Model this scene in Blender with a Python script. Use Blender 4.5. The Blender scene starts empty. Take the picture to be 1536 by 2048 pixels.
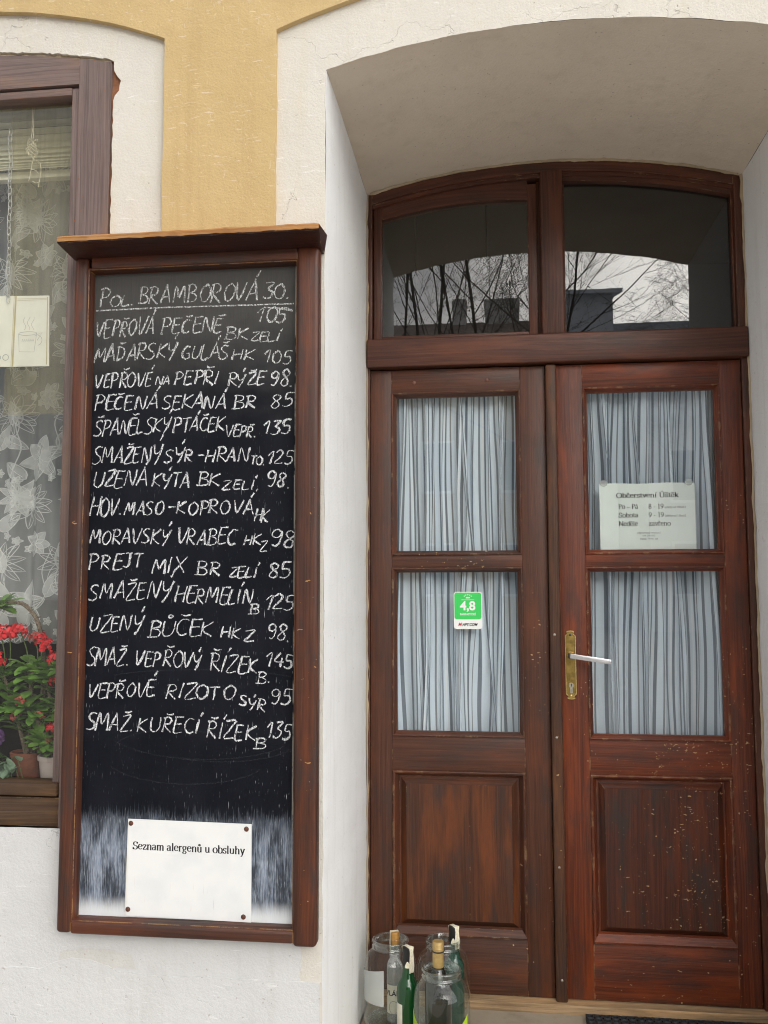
import bpy, bmesh, math, random
from mathutils import Vector, Matrix, noise as mnoise
R = random.Random(7)
sc = bpy.context.scene
col = sc.collection
PI = math.pi
D = 0.7447            # depth of the doorway: the front of the door frame

# ------------------------------------------------------------------ camera
cd = bpy.data.cameras.new("camera"); cam = bpy.data.objects.new("camera", cd); col.objects.link(cam)
cd.sensor_fit = 'VERTICAL'; cd.sensor_height = 24.0; cd.sensor_width = 18.0
cd.lens = 1800.0/2048.0*24.0
cd.clip_start = 0.02; cd.clip_end = 500
def cam_matrix(loc, yaw, pit, rol):
    f = Vector((-math.sin(yaw)*math.cos(pit), math.cos(yaw)*math.cos(pit), math.sin(pit)))
    r0 = Vector((math.cos(yaw), math.sin(yaw), 0)); u0 = r0.cross(f)
    r = r0*math.cos(rol)+u0*math.sin(rol); u = u0*math.cos(rol)-r0*math.sin(rol)
    m = Matrix((r, u, -f)).transposed().to_4x4(); m.translation = loc
    return m
cam.matrix_world = cam_matrix(Vector((0.41394, -2.17137, 1.3384)), math.radians(6.9673), math.radians(4.9636), math.radians(-0.1089))
sc.camera = cam

# ------------------------------------------------------------------ node helper
class NT:
    def __init__(s, nt): s.nt = nt
    def n(s, t, props=None, **inp):
        nd = s.nt.nodes.new('ShaderNode'+t)
        for k, v in (props or {}).items(): setattr(nd, k, v)
        for k, v in inp.items():
            key = int(k[1:]) if k[0] == '_' and k[1:].isdigit() else k.replace('_', ' ')
            sock = nd.inputs[key]
            if hasattr(v, 'is_linked') or isinstance(v, bpy.types.NodeSocket): s.nt.links.new(v, sock)
            else:
                if isinstance(v, tuple) and len(v) == 3 and sock.type == 'RGBA': v = v+(1,)
                sock.default_value = v
        return nd
    def math(s, op, a, b=0.0, c=0.0, clamp=False):
        return s.n('Math', {'operation': op, 'use_clamp': clamp}, _0=a, _1=b, _2=c).outputs[0]
    def mix(s, f, a, b, blend='MIX'):
        nd = s.n('Mix', {'data_type': 'RGBA', 'blend_type': blend})
        for i, v in ((0, f), (6, a), (7, b)):
            if isinstance(v, bpy.types.NodeSocket): s.nt.links.new(v, nd.inputs[i])
            else: nd.inputs[i].default_value = v+(1,) if isinstance(v, tuple) and len(v) == 3 else v
        return nd.outputs[2]
    def ss(s, v, a, b):   # smooth 0..1 between a and b
        return s.n('MapRange', {'interpolation_type': 'SMOOTHSTEP'}, _0=v, _1=a, _2=b, _3=0.0, _4=1.0).outputs[0]
    def noise(s, vec, scale, detail=4.0, rough=0.55, dist=0.0):
        return s.n('TexNoise', None, Vector=vec, Scale=scale, Detail=detail, Roughness=rough, Distortion=dist).outputs[0]
    def mapping(s, vec, sc_=(1, 1, 1), loc=(0, 0, 0), rot=(0, 0, 0)):
        return s.n('Mapping', None, Vector=vec, Scale=sc_, Location=loc, Rotation=rot).outputs[0]
    def pos(s): return s.n('NewGeometry').outputs['Position']
    def uv(s): return s.n('TexCoord').outputs['UV']
    def sep(s, v): return s.n('SeparateXYZ', None, _0=v).outputs

# ------------------------------------------------------------------ sky and sun
world = bpy.data.worlds.new("World"); sc.world = world; world.use_nodes = True
world.node_tree.nodes.clear(); w = NT(world.node_tree)
SUN_EL, SUN_AZ = math.radians(40), math.radians(42)      # azimuth to the right of straight out from the wall
sky = w.n('TexSky', {'sky_type': 'NISHITA', 'sun_disc': False, 'sun_elevation': SUN_EL, 'sun_rotation': math.radians(180-42), 'dust_density': 2.0})
dirv = w.n('TexCoord').outputs['Generated']
dx, dy, dz = w.sep(dirv)[0:3]
cn = w.noise(w.mapping(dirv, (3.2, 3.2, 7.0)), 1.0, 7.0, 0.58, 0.35)
cmask = w.ss(cn, 0.26, 0.50)
glow = w.n('VectorMath', {'operation': 'DOT_PRODUCT'}, _0=dirv, _1=Vector((0.30, -0.90, 0.33)).normalized()[:]).outputs['Value']
glow = w.math('POWER', w.math('MAXIMUM', glow, 0.0), 22.0)
shade = w.ss(cn, 0.36, 0.68)
ccol = w.mix(shade, (10.0, 10.3, 11.4), (22.0, 21.8, 21.6))
ccol = w.n('VectorMath', {'operation': 'SCALE'}, _0=ccol, Scale=w.math('ADD', .92, w.math('MULTIPLY', dx, .58))).outputs[0]
ccol = w.mix(glow, ccol, (95.0, 92.0, 86.0))
skyc = w.mix(cmask, sky.outputs[0], ccol)
bg = w.n('Background', None, Color=skyc, Strength=0.10)
w.nt.links.new(bg.outputs[0], w.n('OutputWorld').inputs[0])
sl = bpy.data.lights.new("sun", 'SUN'); sl.energy = 0.65; sl.angle = math.radians(60); sl.color = (1.0, 0.95, 0.87)
so = bpy.data.objects.new("sun", sl); col.objects.link(so)
sd = Vector((math.sin(SUN_AZ)*math.cos(SUN_EL), -math.cos(SUN_AZ)*math.cos(SUN_EL), math.sin(SUN_EL)))
so.rotation_euler = sd.to_track_quat('Z', 'Y').to_euler(); so.location = sd*20

vs = sc.view_settings
sc.display_settings.display_device = 'sRGB'
vs.view_transform = 'Standard'; vs.look = 'None'; vs.gamma = 1.0; vs.exposure = 0.12; vs.use_curve_mapping = False
cy = sc.cycles
cy.max_bounces = 12; cy.transparent_max_bounces = 40; cy.transmission_bounces = 12; cy.glossy_bounces = 6; cy.diffuse_bounces = 4
cy.use_denoising = True; cy.denoising_prefilter = 'ACCURATE'; cy.filter_width = 1.05; cy.sample_clamp_indirect = 6.0

# ------------------------------------------------------------------ materials
def new_mat(name):
    m = bpy.data.materials.new(name); m.use_nodes = True; m.node_tree.nodes.clear()
    return m, NT(m.node_tree)
def out(t, sh): t.nt.links.new(sh, t.n('OutputMaterial').inputs[0])
def lin(r, g, b):
    f = lambda c: c/12.92 if c <= .04045 else ((c+.055)/1.055)**2.4
    return (f(r/255), f(g/255), f(b/255))
def principled(t, color, rough=0.5, bump=None, bstr=0.3, bdist=0.002, **kw):
    p = t.n('BsdfPrincipled', None, Base_Color=color, Roughness=rough, **kw)
    if bump is not None:
        b = t.n('Bump', None, Strength=bstr, Distance=bdist, Height=bump)
        t.nt.links.new(b.outputs[0], p.inputs['Normal'])
    return p.outputs[0]

def plain(name, color, rough=0.5, var=0.12, scale=30.0, metal=0.0, bump=0.1):
    m, t = new_mat(name); p = t.pos()
    nz = t.noise(p, scale, 5.0)
    c = t.mix(t.ss(nz, .3, .7), tuple(x*(1-var) for x in color), tuple(min(1, x*(1+var)) for x in color))
    out(t, principled(t, c, rough, nz, bump, 0.001, Metallic=metal)); return m

def wood(name, dark, mid, light, rough=0.42, chips=None, bare=(0.62, 0.42, 0.22), edge=0.5, grey=0.25, greycol=(0.035, 0.028, 0.026), grain=1.0, worn=0.0, coat=0.15):
    """stained timber; u runs along the grain, in metres. chips = list of (x0,x1,z0,z1,strength): where the stain has flaked off"""
    m, t = new_mat(name); uv = t.uv(); p = t.pos(); px, py, pz = t.sep(p)[0:3]
    wob = t.n('TexNoise', None, Vector=t.mapping(uv, (1.1, 5.0, 1)), Scale=1.0, Detail=2.0).outputs['Color']
    uvw = t.n('VectorMath', {'operation': 'MULTIPLY_ADD'}, _0=wob, _1=(0.0, 0.055, 0.0), _2=uv).outputs[0]
    ring = t.noise(t.mapping(uvw, (0.6, 105.0, 1)), 1.0, 4.0, .65)
    fine = t.noise(t.mapping(uvw, (4.0, 520.0, 1)), 1.0, 3.0, .7)
    pore = t.noise(t.mapping(uv, (16.0, 900.0, 1)), 1.0, 2.0, .6)
    big = t.noise(p, 2.6, 4.0, .6)
    g = t.math('ADD', t.math('MULTIPLY', t.ss(ring, .25, .75), .55), t.math('MULTIPLY', t.ss(fine, .25, .75), .45))
    c = t.mix(t.ss(g, .15, .55), tuple(.45*a+.55*b for a, b in zip(dark, mid)), mid)
    c = t.mix(t.math('MULTIPLY', t.ss(g, .5, .95), .6), c, light)
    c = t.mix(t.math('MULTIPLY', t.ss(pore, .56, .70), .5*grain), c, tuple(x*.5 for x in dark))
    crisp = t.noise(t.mapping(uvw, (2.4, 165.0, 1), loc=(3, 7, 0)), 1.0, 2.0, .5)
    c = t.mix(t.math('MULTIPLY', t.ss(crisp, .50, .60), .42*grain), c, tuple(.75*a+.1*b for a, b in zip(dark, mid)))
    crisp2 = t.noise(t.mapping(uvw, (3.0, 210.0, 1), loc=(1, 2, 0)), 1.0, 2.0, .5)
    c = t.mix(t.math('MULTIPLY', t.ss(crisp2, .58, .68), .35*grain), c, tuple(x*1.15 for x in light))
    warm = t.noise(t.mapping(uv, (2.6, 15.0, 1)), 1.0, 4.0, .6)
    c = t.mix(t.math('MULTIPLY', t.ss(warm, .46, .70), .75), c, (light[0]*1.02, light[1]*.82, light[2]*.62))
    blot = t.noise(t.mapping(uv, (5.0, 19.0, 1)), 1.0, 5.0, .62)
    c = t.mix(t.math('MULTIPLY', t.ss(blot, .47, .68), grey), c, greycol)
    c = t.mix(t.math('MULTIPLY', t.ss(big, .44, .72), grey*.8), c, tuple(.6*a+.4*b for a, b in zip(dark, greycol)))
    mask = None
    if chips:
        wrp = t.n('TexNoise', None, Vector=p, Scale=60.0, Detail=2.0).outputs['Color']
        pw = t.n('VectorMath', {'operation': 'MULTIPLY_ADD'}, _0=wrp, _1=(.016, .016, .016), _2=p).outputs[0]
        patch = t.noise(p, 16.0, 4.0, .6)
        layers = []
        for sx, sz, rot in ((42.0, 190.0, .10), (95.0, 150.0, .7), (230.0, 300.0, 0.0)):
            vor = t.n('TexVoronoi', {'feature': 'F1'}, Vector=t.mapping(pw, (sx, sx*.2, sz), rot=(0, rot, 0)), Scale=1.0)
            cr_, cg, cb = t.n('SeparateColor', None, _0=vor.outputs['Color']).outputs[0:3]
            layers.append((vor.outputs['Distance'], cr_, cg))
        for (x0, x1, z0, z1, s) in chips:
            f = .04
            r = t.math('MULTIPLY', t.math('MULTIPLY', t.ss(px, x0-f, x0+f), t.ss(px, x1+f, x1-f)), t.math('MULTIPLY', t.ss(pz, z0-f, z0+f), t.ss(pz, z1+f, z1-f)))
            r = t.math('MULTIPLY', r, t.ss(patch, .40, .62))
            for dist, cr_, cg in layers:
                pres = t.math('LESS_THAN', cr_, t.math('MULTIPLY', r, .085*s))
                a = t.math('MULTIPLY', pres, t.math('LESS_THAN', dist, t.math('ADD', .09, t.math('MULTIPLY', cg, .30))))
                mask = a if mask is None else t.math('MAXIMUM', mask, a)
    if edge > 0:
        bv = t.n('Bevel', {'samples': 4}, Radius=0.004)
        nd = t.n('VectorMath', {'operation': 'DOT_PRODUCT'}, _0=bv.outputs[0], _1=t.n('NewGeometry').outputs['Normal']).outputs['Value']
        e = t.ss(nd, .997, .93)
        e = t.math('MULTIPLY', e, t.ss(t.noise(p, 26.0, 4.0, .7), .60-.22*edge, .72-.22*edge))
        e = t.math('MULTIPLY', e, min(1.0, .45+edge*.5))
        mask = e if mask is None else t.math('MAXIMUM', mask, e)
    if worn > 0:
        wm = t.math('MULTIPLY', t.ss(t.noise(t.mapping(uv, (1.6, 60.0, 1)), 1.0, 5.0, .7), .68-worn*.25, .82-worn*.2), .8)
        mask = wm if mask is None else t.math('MAXIMUM', mask, wm)
    if mask is not None:
        bc = t.mix(fine, tuple(x*.55 for x in bare), bare)
        c = t.mix(mask, c, bc)
    h = t.math('SUBTRACT', t.math('MULTIPLY', g, .6), t.math('MULTIPLY', t.ss(pore, .55, .75), .5))
    if mask is not None: h = t.math('SUBTRACT', h, t.math('MULTIPLY', mask, 1.2))
    rr = t.math('ADD', rough-.06, t.math('MULTIPLY', big, .2))
    if mask is not None: rr = t.math('ADD', rr, t.math('MULTIPLY', mask, .3))
    out(t, principled(t, c, rr, h, .5, .0014, Coat_Weight=coat*.6, Coat_Roughness=.3, Specular_IOR_Level=.36)); return m

def plaster(name, a, b, stain, scratch=None, sstr=0.0, rough=.9, smear=.3, crack=0.0, specks=(.30, .24, .17)):
    m, t = new_mat(name); p = t.pos()
    big = t.noise(p, 2.2, 5.0, .6); med = t.noise(p, 11.0, 6.0, .62); fin = t.noise(p, 160.0, 4.0, .6)
    grit = t.noise(p, 480.0, 2.0, .6)
    c = t.mix(t.ss(big, .35, .65), a, b)
    streak = t.noise(t.mapping(p, (22.0, 22.0, 1.6)), 1.0, 5.0, .6)
    c = t.mix(t.math('MULTIPLY', t.ss(streak, .5, .78), smear), c, stain)
    c = t.mix(t.math('MULTIPLY', t.ss(med, .56, .74), smear*.7), c, stain)
    c = t.mix(t.math('MULTIPLY', t.ss(fin, .30, .70), .10), c, tuple(x*.8 for x in a))
    if scratch:
        warp = t.n('TexNoise', None, Vector=p, Scale=9.0, Detail=2.0).outputs['Color']
        pw = t.n('VectorMath', {'operation': 'MULTIPLY_ADD'}, _0=warp, _1=(.05, .05, .05), _2=p).outputs[0]
        s1 = t.noise(t.mapping(pw, (24.0, 24.0, 210.0), rot=(0, .10, 0)), 1.0, 3.0, .55)
        s2 = t.noise(t.mapping(pw, (260.0, 60.0, 26.0), rot=(0, .12, 0), loc=(3, 1, 7)), 1.0, 3.0, .55)
        area = t.ss(t.noise(p, 7.5, 4.0, .6), .42, .58)
        k = t.math('MAXIMUM', t.ss(s1, .615, .70), t.math('MULTIPLY', t.ss(s2, .66, .72), .7))
        c = t.mix(t.math('MULTIPLY', t.math('MULTIPLY', k, area), sstr), c, scratch)
    sp = t.ss(t.noise(p, 95.0, 2.0, .5), .70, .75)
    c = t.mix(t.math('MULTIPLY', sp, .5), c, specks)
    h = t.math('ADD', t.math('MULTIPLY', med, 1.0), t.math('ADD', t.math('MULTIPLY', fin, .35), t.math('MULTIPLY', grit, .12)))
    h = t.math('ADD', h, t.math('MULTIPLY', big, 1.6))
    if crack > 0:
        cv = t.n('VectorMath', {'operation': 'MULTIPLY_ADD'}, _0=t.n('TexNoise', None, Vector=p, Scale=12.0, Detail=4.0).outputs['Color'], _1=(.22, .22, .22), _2=p).outputs[0]
        vd = t.n('TexVoronoi', {'feature': 'DISTANCE_TO_EDGE'}, Vector=cv, Scale=1.55).outputs['Distance']
        ck = t.math('MULTIPLY', t.ss(vd, .0030, .0006), t.ss(t.noise(p, 3.1, 2.0), .50, .62))
        c = t.mix(t.math('MULTIPLY', ck, crack), c, tuple(x*.35 for x in stain))
        h = t.math('SUBTRACT', h, t.math('MULTIPLY', ck, .8))
    out(t, principled(t, c, rough, h, .55, .007)); return m

def glass(name, tint=(1, 1, 1), f0=.05, rough=0.0, wave=0.0, body=None, bodyf=0.0, pw=5.0):
    m, t = new_mat(name)
    lw = t.n('LayerWeight', None, Blend=.5).outputs['Facing']
    fr = t.math('ADD', t.math('MULTIPLY', t.math('POWER', lw, pw), 1-f0), f0, clamp=True)
    gl = t.n('BsdfGlossy', None, Color=(1, 1, 1), Roughness=rough)
    if wave:
        b = t.n('Bump', None, Strength=wave, Distance=.004, Height=t.noise(t.pos(), 9.0, 3.0, .5))
        t.nt.links.new(b.outputs[0], gl.inputs['Normal'])
    tr = t.n('BsdfTransparent', None, Color=tint).outputs[0]
    if body:
        df = t.n('BsdfDiffuse', None, Color=body).outputs[0]
        tr = t.n('MixShader', None, _0=bodyf, _1=tr, _2=df).outputs[0]
    out(t, t.n('MixShader', None, _0=fr, _1=tr, _2=gl.outputs[0]).outputs[0]); return m

M = {}
RED_ = (lin(48, 19, 12), lin(88, 39, 25), lin(118, 58, 36))
CHIPS_R = [(.88, 1.22, .765, .90, 2.6), (.66, .95, .76, .80, .9), (.655, .72, .80, 1.30, .8), (1.09, 1.22, .55, 1.15, 1.3), (1.10, 1.22, .22, .45, .9), (.62, 1.22, .08, .20, .5), (1.14, 1.20, 1.50, 1.62, 2.0)]
CHIPS_L = [(.15, .38, 1.41, 1.452, 2.4), (.505, .575, .95, 1.35, .7), (.46, .6, .2, .5, .3)]
def W(k, *cs): return [tuple(x*k for x in c) for c in cs]
M['wood_right'] = wood('stained_red_timber_flaking', *W(0.98, lin(60, 27, 15), lin(104, 50, 30), lin(140, 72, 40)), .42, CHIPS_R, edge=.45, grey=.55)
M['wood_left'] = wood('stained_brown_timber', *W(0.74, lin(58, 33, 22), lin(94, 55, 38), lin(122, 74, 50)), .46, CHIPS_L, edge=.3, grey=.5)
M['wood_strip'] = wood('dark_weathered_timber', *W(0.8, lin(44, 28, 20), lin(82, 52, 37), lin(120, 82, 54)), .6, [(.57, .66, .3, 1.0, .35)], edge=1.0, grey=.6, worn=.3)
M['wood_frame'] = wood('door_frame_timber', *W(0.74, lin(54, 29, 20), lin(98, 57, 42), lin(126, 80, 62)), .42, None, edge=.3, grey=.35)
M['wood_panel_l'] = wood('panel_timber_plain', *W(0.74, lin(52, 29, 18), lin(92, 51, 30), lin(132, 78, 42)), .45, None, edge=.12, grey=.55)
M['wood_panel_r'] = wood('panel_timber_scratched', *W(0.8, lin(50, 25, 15), lin(88, 44, 26), lin(122, 64, 34)), .45, [(.93, 1.14, .50, .76, 1.3), (.95, 1.13, .30, .47, 2.0), (.76, 1.0, .3, .7, .35)], edge=.15, grey=.75)
M['wood_board'] = wood('menu_board_timber', *W(0.78, lin(48, 27, 18), lin(86, 48, 33), lin(122, 70, 44)), .42, [(-.66, -.63, .9, 1.6, .8), (-.03, 0, .6, 1.8, .5)], edge=.9, grey=.8, worn=.10, bare=(.50, .27, .10))
M['wood_lip'] = wood('bare_worn_timber', lin(122, 80, 44), lin(168, 120, 70), lin(205, 162, 110), .7, None, edge=0, grey=.1, greycol=lin(90, 50, 30), coat=0)
M['wood_cornice'] = wood('cornice_timber', *W(0.85, lin(36, 17, 13), lin(62, 30, 24), lin(84, 45, 36)), .4, None, edge=.4, grey=.4)
M['wood_window'] = wood('weathered_window_timber', lin(86, 72, 69), lin(118, 102, 98), lin(136, 119, 113), .72, [(-.6, -.57, 2.2, 2.75, .9), (-.70, -.64, 2.2, 2.5, .8)], edge=.35, grey=.2, greycol=lin(86, 66, 58), bare=lin(168, 104, 60), coat=0)
M['wood_sill'] = wood('window_bottom_timber', lin(44, 30, 22), lin(78, 58, 42), lin(110, 88, 62), .7, None, edge=.6, grey=.3, bare=lin(190, 160, 110), coat=0, worn=.1)
M['wood_threshold'] = wood('bare_threshold_timber', lin(110, 88, 62), lin(168, 140, 106), lin(200, 176, 142), .8, None, edge=0, grey=.35, greycol=lin(70, 52, 38), coat=0)
M['yellow'] = plaster('ochre_plaster', (.575, .42, .205), (.53, .385, .18), (.46, .32, .145), (.76, .69, .55), 0.5, smear=.6, specks=(.7, .55, .3))
M['white'] = plaster('cream_white_plaster', (.665, .63, .56), (.63, .595, .53), (.63, .565, .44), (.84, .83, .80), .45, smear=.6, crack=.22)
M['plinth'] = plaster('white_base_plaster', (.655, .652, .64), (.62, .617, .61), (.57, .56, .54), (.85, .84, .83), .4, smear=.6, crack=.08)
M['reveal'] = plaster('reveal_plaster', (.85, .85, .84), (.81, .81, .795), (.70, .69, .665), (.9, .9, .9), .5, smear=.55)
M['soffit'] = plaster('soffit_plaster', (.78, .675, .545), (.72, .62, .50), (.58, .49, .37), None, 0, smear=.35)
M['mortar'] = plaster('crumbling_mortar', (.52, .42, .28), (.44, .34, .22), (.28, .18, .10), None, 0, smear=.5)
M['brick'] = plaster('exposed_brick', (.30, .13, .06), (.24, .10, .05), (.14, .06, .03), None, 0, smear=.5)
M['pane'] = glass('window_pane_glass', (.96, .98, .97), .085, wave=.006)
M['pane_window'] = glass('street_window_glass', (.95, .96, .94), .055, wave=.010)
M['jar'] = glass('clear_jar_glass', (.95, .97, .96), .042, pw=3.8, body=(.75, .78, .76), bodyf=.004)
M['jar_rim'] = glass('thick_jar_glass', (.84, .88, .86), .07, pw=2.6, body=(.6, .65, .63), bodyf=.03)
M['bottle_green'] = glass('green_bottle_glass', (.01, .12, .025), .06, body=(.003, .085, .018), bodyf=.6, pw=4.0)
M['bottle_sea'] = glass('sea_green_bottle_glass', (.08, .30, .20), .06, body=(.015, .10, .065), bodyf=.5, pw=4.0)
M['bottle_dark'] = glass('dark_wine_bottle_glass', (.02, .03, .012), .08, body=(.010, .012, .008), bodyf=.85, pw=4.0)
M['bottle_clear'] = glass('frosted_clear_bottle_glass', (.86, .88, .87), .08, body=(.74, .75, .74), bodyf=.22, pw=3.2)
M['paper'] = plain('aged_white_paper', (.80, .80, .77), .55, .035, 14.0)
M['paper_hours'] = plain('white_copy_paper', (.80, .86, .82), .6, .02, 10.0)
M['paper_cream'] = plain('cream_card', (.74, .72, .60), .7, .05, 12.0)
M['ink'] = plain('black_ink', (.012, .012, .014), .6, .1)
M['ink_soft'] = plain('faded_ink', (.22, .23, .24), .7, .1)
M['rust'] = plain('rusty_screw', (.10, .035, .018), .7, .35, 300.0)
M['screw'] = plain('painted_screw', (.20, .09, .065), .4, .2, 300.0)
M['steel'] = plain('steel_screw', (.45, .42, .38), .35, .2, 200.0, 1.0)
M['alu'] = plain('brushed_aluminium', (.66, .66, .68), .32, .04, 60.0, .85)
M['alu_dark'] = plain('dark_handle_neck', (.05, .05, .05), .45, .2)
M['nickel'] = plain('worn_nickel', (.55, .52, .44), .32, .15, 200.0, 1.0)
M['brass'] = plain('tarnished_brass', (.36, .25, .075), .34, .30, 55.0, .85)
M['brass_edge'] = plain('polished_brass_rim', (.62, .47, .20), .26, .15, 80.0, .9)
M['green_print'] = plain('green_print', (.045, .62, .12), .4, .02)
M['white_print'] = plain('white_print', (.86, .88, .86), .4, .02)
M['red_print'] = plain('red_print', (.60, .03, .05), .4, .02)
M['lime'] = plain('lime_label', (.42, .62, .02), .5, .08)
M['leaf_print'] = plain('dark_green_print', (.06, .26, .03), .5, .1)
M['cap_gold'] = plain('gold_cap', (.52, .36, .14), .38, .10, 90.0, .45)
M['cap_orange'] = plain('orange_gold_cap', (.52, .27, .07), .35, .2, 60.0, .4)
M['cap_black'] = plain('black_cap', (.012, .012, .013), .35, .2)
M['strip'] = plain('paper_tax_strip', (.76, .71, .55), .7, .12, 160.0)
M['bottle_label'] = plain('cream_bottle_label', (.72, .69, .58), .6, .05, 50.0)
M['stone'] = plaster('worn_step_stone', (.36, .30, .225), (.31, .26, .19), (.20, .16, .11), None, 0, smear=.5)
M['rubber'] = plain('black_rubber', (.022, .022, .024), .65, .3, 90.0, 0, .4)
M['paving'] = plaster('paving', (.36, .34, .31), (.31, .29, .265), (.12, .11, .10), None, 0, smear=.4)
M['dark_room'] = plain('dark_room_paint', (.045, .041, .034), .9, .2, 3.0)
M['blind'] = plain('cream_blind_slat', (.80, .78, .60), .5, .05, 20.0)
M['string'] = plain('pale_string', (.66, .60, .42), .9, .15, 200.0)
M['chain'] = plain('steel_chain', (.62, .61, .57), .35, .15, 300.0, .6)
M['pot'] = plain('pale_terracotta', (.60, .50, .46), .7, .10, 30.0)
M['pot_brown'] = plain('brown_terracotta', (.26, .085, .045), .6, .2, 30.0)
M['pot_dark'] = plain('dark_plastic_pot', (.02, .022, .026), .5, .2)
M['soil'] = plain('potting_soil', (.03, .022, .015), .95, .5, 200.0, 0, .6)
M['thorn_stem'] = plain('grey_thorny_stem', (.20, .155, .11), .85, .4, 180.0, 0, .5)
M['green_stem'] = plain('green_stem', (.10, .15, .04), .6, .25, 90.0)
M['petal_red'] = plain('red_bracts', (.72, .022, .028), .55, .22, 120.0)
M['petal_pink'] = plain('pale_red_bracts', (.60, .13, .10), .6, .3, 120.0)
M['petal_violet'] = plain('dark_violet_petal', (.055, .012, .085), .6, .3, 90.0)
M['bark'] = plain('grey_bark', (.065, .055, .047), .9, .3, 9.0)
M['facade'] = plain('opposite_facade', (.62, .60, .57), .9, .1, 1.5)
M['facade_ochre'] = plain('opposite_ochre_facade', (.42, .30, .13), .9, .1, 1.5)
M['facade_grey'] = plain('opposite_grey_facade', (.62, .66, .70), .9, .08, 2.0)
M['roof'] = plain('dark_tile_roof', (.26, .21, .18), .85, .3, 4.0)
M['slate'] = plain('slate_roof', (.30, .32, .35), .7, .15, 6.0)
M['black_glass'] = plain('dark_window_pane', (.02, .025, .03), .12, .2, 1.0)
M['tape'] = glass('clear_tape', (.95, .95, .93), .06, body=(.8, .82, .78), bodyf=.35)

def leaf_mat(name, a, b):
    m, t = new_mat(name); nz = t.noise(t.pos(), 28.0, 3.0)
    c = t.mix(t.ss(nz, .3, .7), a, b)
    df = principled(t, c, .42)
    tl = t.n('BsdfTranslucent', None, Color=t.mix(.5, c, (.18, .30, .03))).outputs[0]
    out(t, t.n('MixShader', None, _0=.25, _1=df, _2=tl).outputs[0]); return m
M['leaf'] = leaf_mat('glossy_green_leaf', (.13, .29, .045), (.24, .43, .085))
M['leaf_grey'] = leaf_mat('silvery_green_leaf', (.14, .23, .14), (.28, .38, .27))
M['leaf_deep'] = leaf_mat('deep_green_leaf', (.03, .085, .018), (.06, .14, .03))

def chalkboard():
    m, t = new_mat('painted_chalkboard'); p = t.pos(); px, py, pz = t.sep(p)[0:3]
    gr = t.noise(t.mapping(p, (420.0, 1.0, 14.0)), 1.0, 5.0, .72)
    gr2 = t.noise(t.mapping(p, (620.0, 1.0, 30.0), loc=(5, 0, 2)), 1.0, 3.0, .6)
    big = t.noise(p, 6.0, 4.0, .6)
    c = t.mix(t.ss(big, .35, .7), (.0055, .0065, .010), (.010, .011, .016))
    # grey sky sheen painted into the colour of the top rows
    sheen_nz = t.noise(t.mapping(p, (5.0, 1.0, 9.0)), 1.0, 4.0, .6)
    top = t.math('MULTIPLY', t.ss(t.math('ADD', pz, t.math('MULTIPLY', sheen_nz, .35)), 1.90, 2.32), .62)
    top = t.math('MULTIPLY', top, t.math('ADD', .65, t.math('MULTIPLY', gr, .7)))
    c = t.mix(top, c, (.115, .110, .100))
    # sparse white runs in the wood grain
    side = t.math('ADD', t.ss(px, -.45, -.08), t.ss(px, -.55, -.61))
    d1 = t.math('MULTIPLY', t.ss(gr2, .655, .72), t.math('ADD', .28, t.math('MULTIPLY', side, .55)))
    d1 = t.math('MULTIPLY', d1, t.ss(big, .28, .50))
    d1 = t.math('MULTIPLY', d1, t.ss(pz, 1.85, 1.55))
    c = t.mix(d1, c, (.62, .66, .70))
    # washed-down chalk at the bottom
    lev = t.math('ADD', pz, t.math('ADD', t.math('MULTIPLY', t.math('SUBTRACT', gr, .5), .20), t.math('MULTIPLY', t.math('SUBTRACT', t.noise(p, 11.0, 3.0), .5), .06)))
    bot = t.ss(lev, .806, .784)
    pat = t.noise(t.mapping(p, (26.0, 1.0, 9.0)), 1.0, 4.0, .6)
    body = t.ss(t.math('ADD', gr, t.math('MULTIPLY', t.math('SUBTRACT', pat, .5), .95)), .36, .66)
    body = t.math('MULTIPLY', body, t.ss(t.math('SUBTRACT', .80, pz), -.03, .10))
    body = t.math('MAXIMUM', body, t.math('MULTIPLY', t.ss(gr2, .60, .70), .8))
    cen = t.math('MULTIPLY', bot, t.math('MULTIPLY', t.math('ADD', .14, t.math('MULTIPLY', body, .86)), .80))
    c = t.mix(cen, c, t.mix(t.ss(gr2, .3, .7), (.17, .22, .31), (.52, .57, .64)))
    foot = t.math('MULTIPLY', t.ss(t.math('ADD', pz, t.math('MULTIPLY', t.math('SUBTRACT', gr, .5), .05)), .605, .560), .9)
    c = t.mix(foot, c, (.74, .76, .76))
    rim = t.math('ADD', t.ss(px, -.6030, -.6085), t.ss(px, -.0745, -.0690))
    rim = t.math('MULTIPLY', t.math('MULTIPLY', rim, t.ss(t.noise(p, 22.0, 4.0), .36, .52)), .8)
    c = t.mix(rim, c, (.66, .64, .56))
    out(t, principled(t, c, .55, gr, .35, .0012, Specular_IOR_Level=.10)); return m
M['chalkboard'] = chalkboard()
def chalk(name, lo, hi, colr):
    m, t = new_mat(name); p = t.pos()
    gr = t.noise(t.mapping(p, (480.0, 1.0, 60.0)), 1.0, 4.0, .7)
    gr2 = t.noise(t.mapping(p, (220.0, 1.0, 420.0), rot=(0, .7, 0)), 1.0, 3.0, .6)
    a = t.ss(t.math('ADD', t.math('MULTIPLY', gr, .65), t.math('MULTIPLY', gr2, .35)), lo, hi)
    d = t.n('BsdfDiffuse', None, Color=colr).outputs[0]
    out(t, t.n('MixShader', None, _0=a, _1=t.n('BsdfTransparent').outputs[0], _2=d).outputs[0]); return m
M['chalk'] = chalk('white_chalk', .38, .57, (.74, .75, .76))
M['chalk_pale'] = chalk('thin_chalk', .41, .58, (.70, .71, .70))

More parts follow.
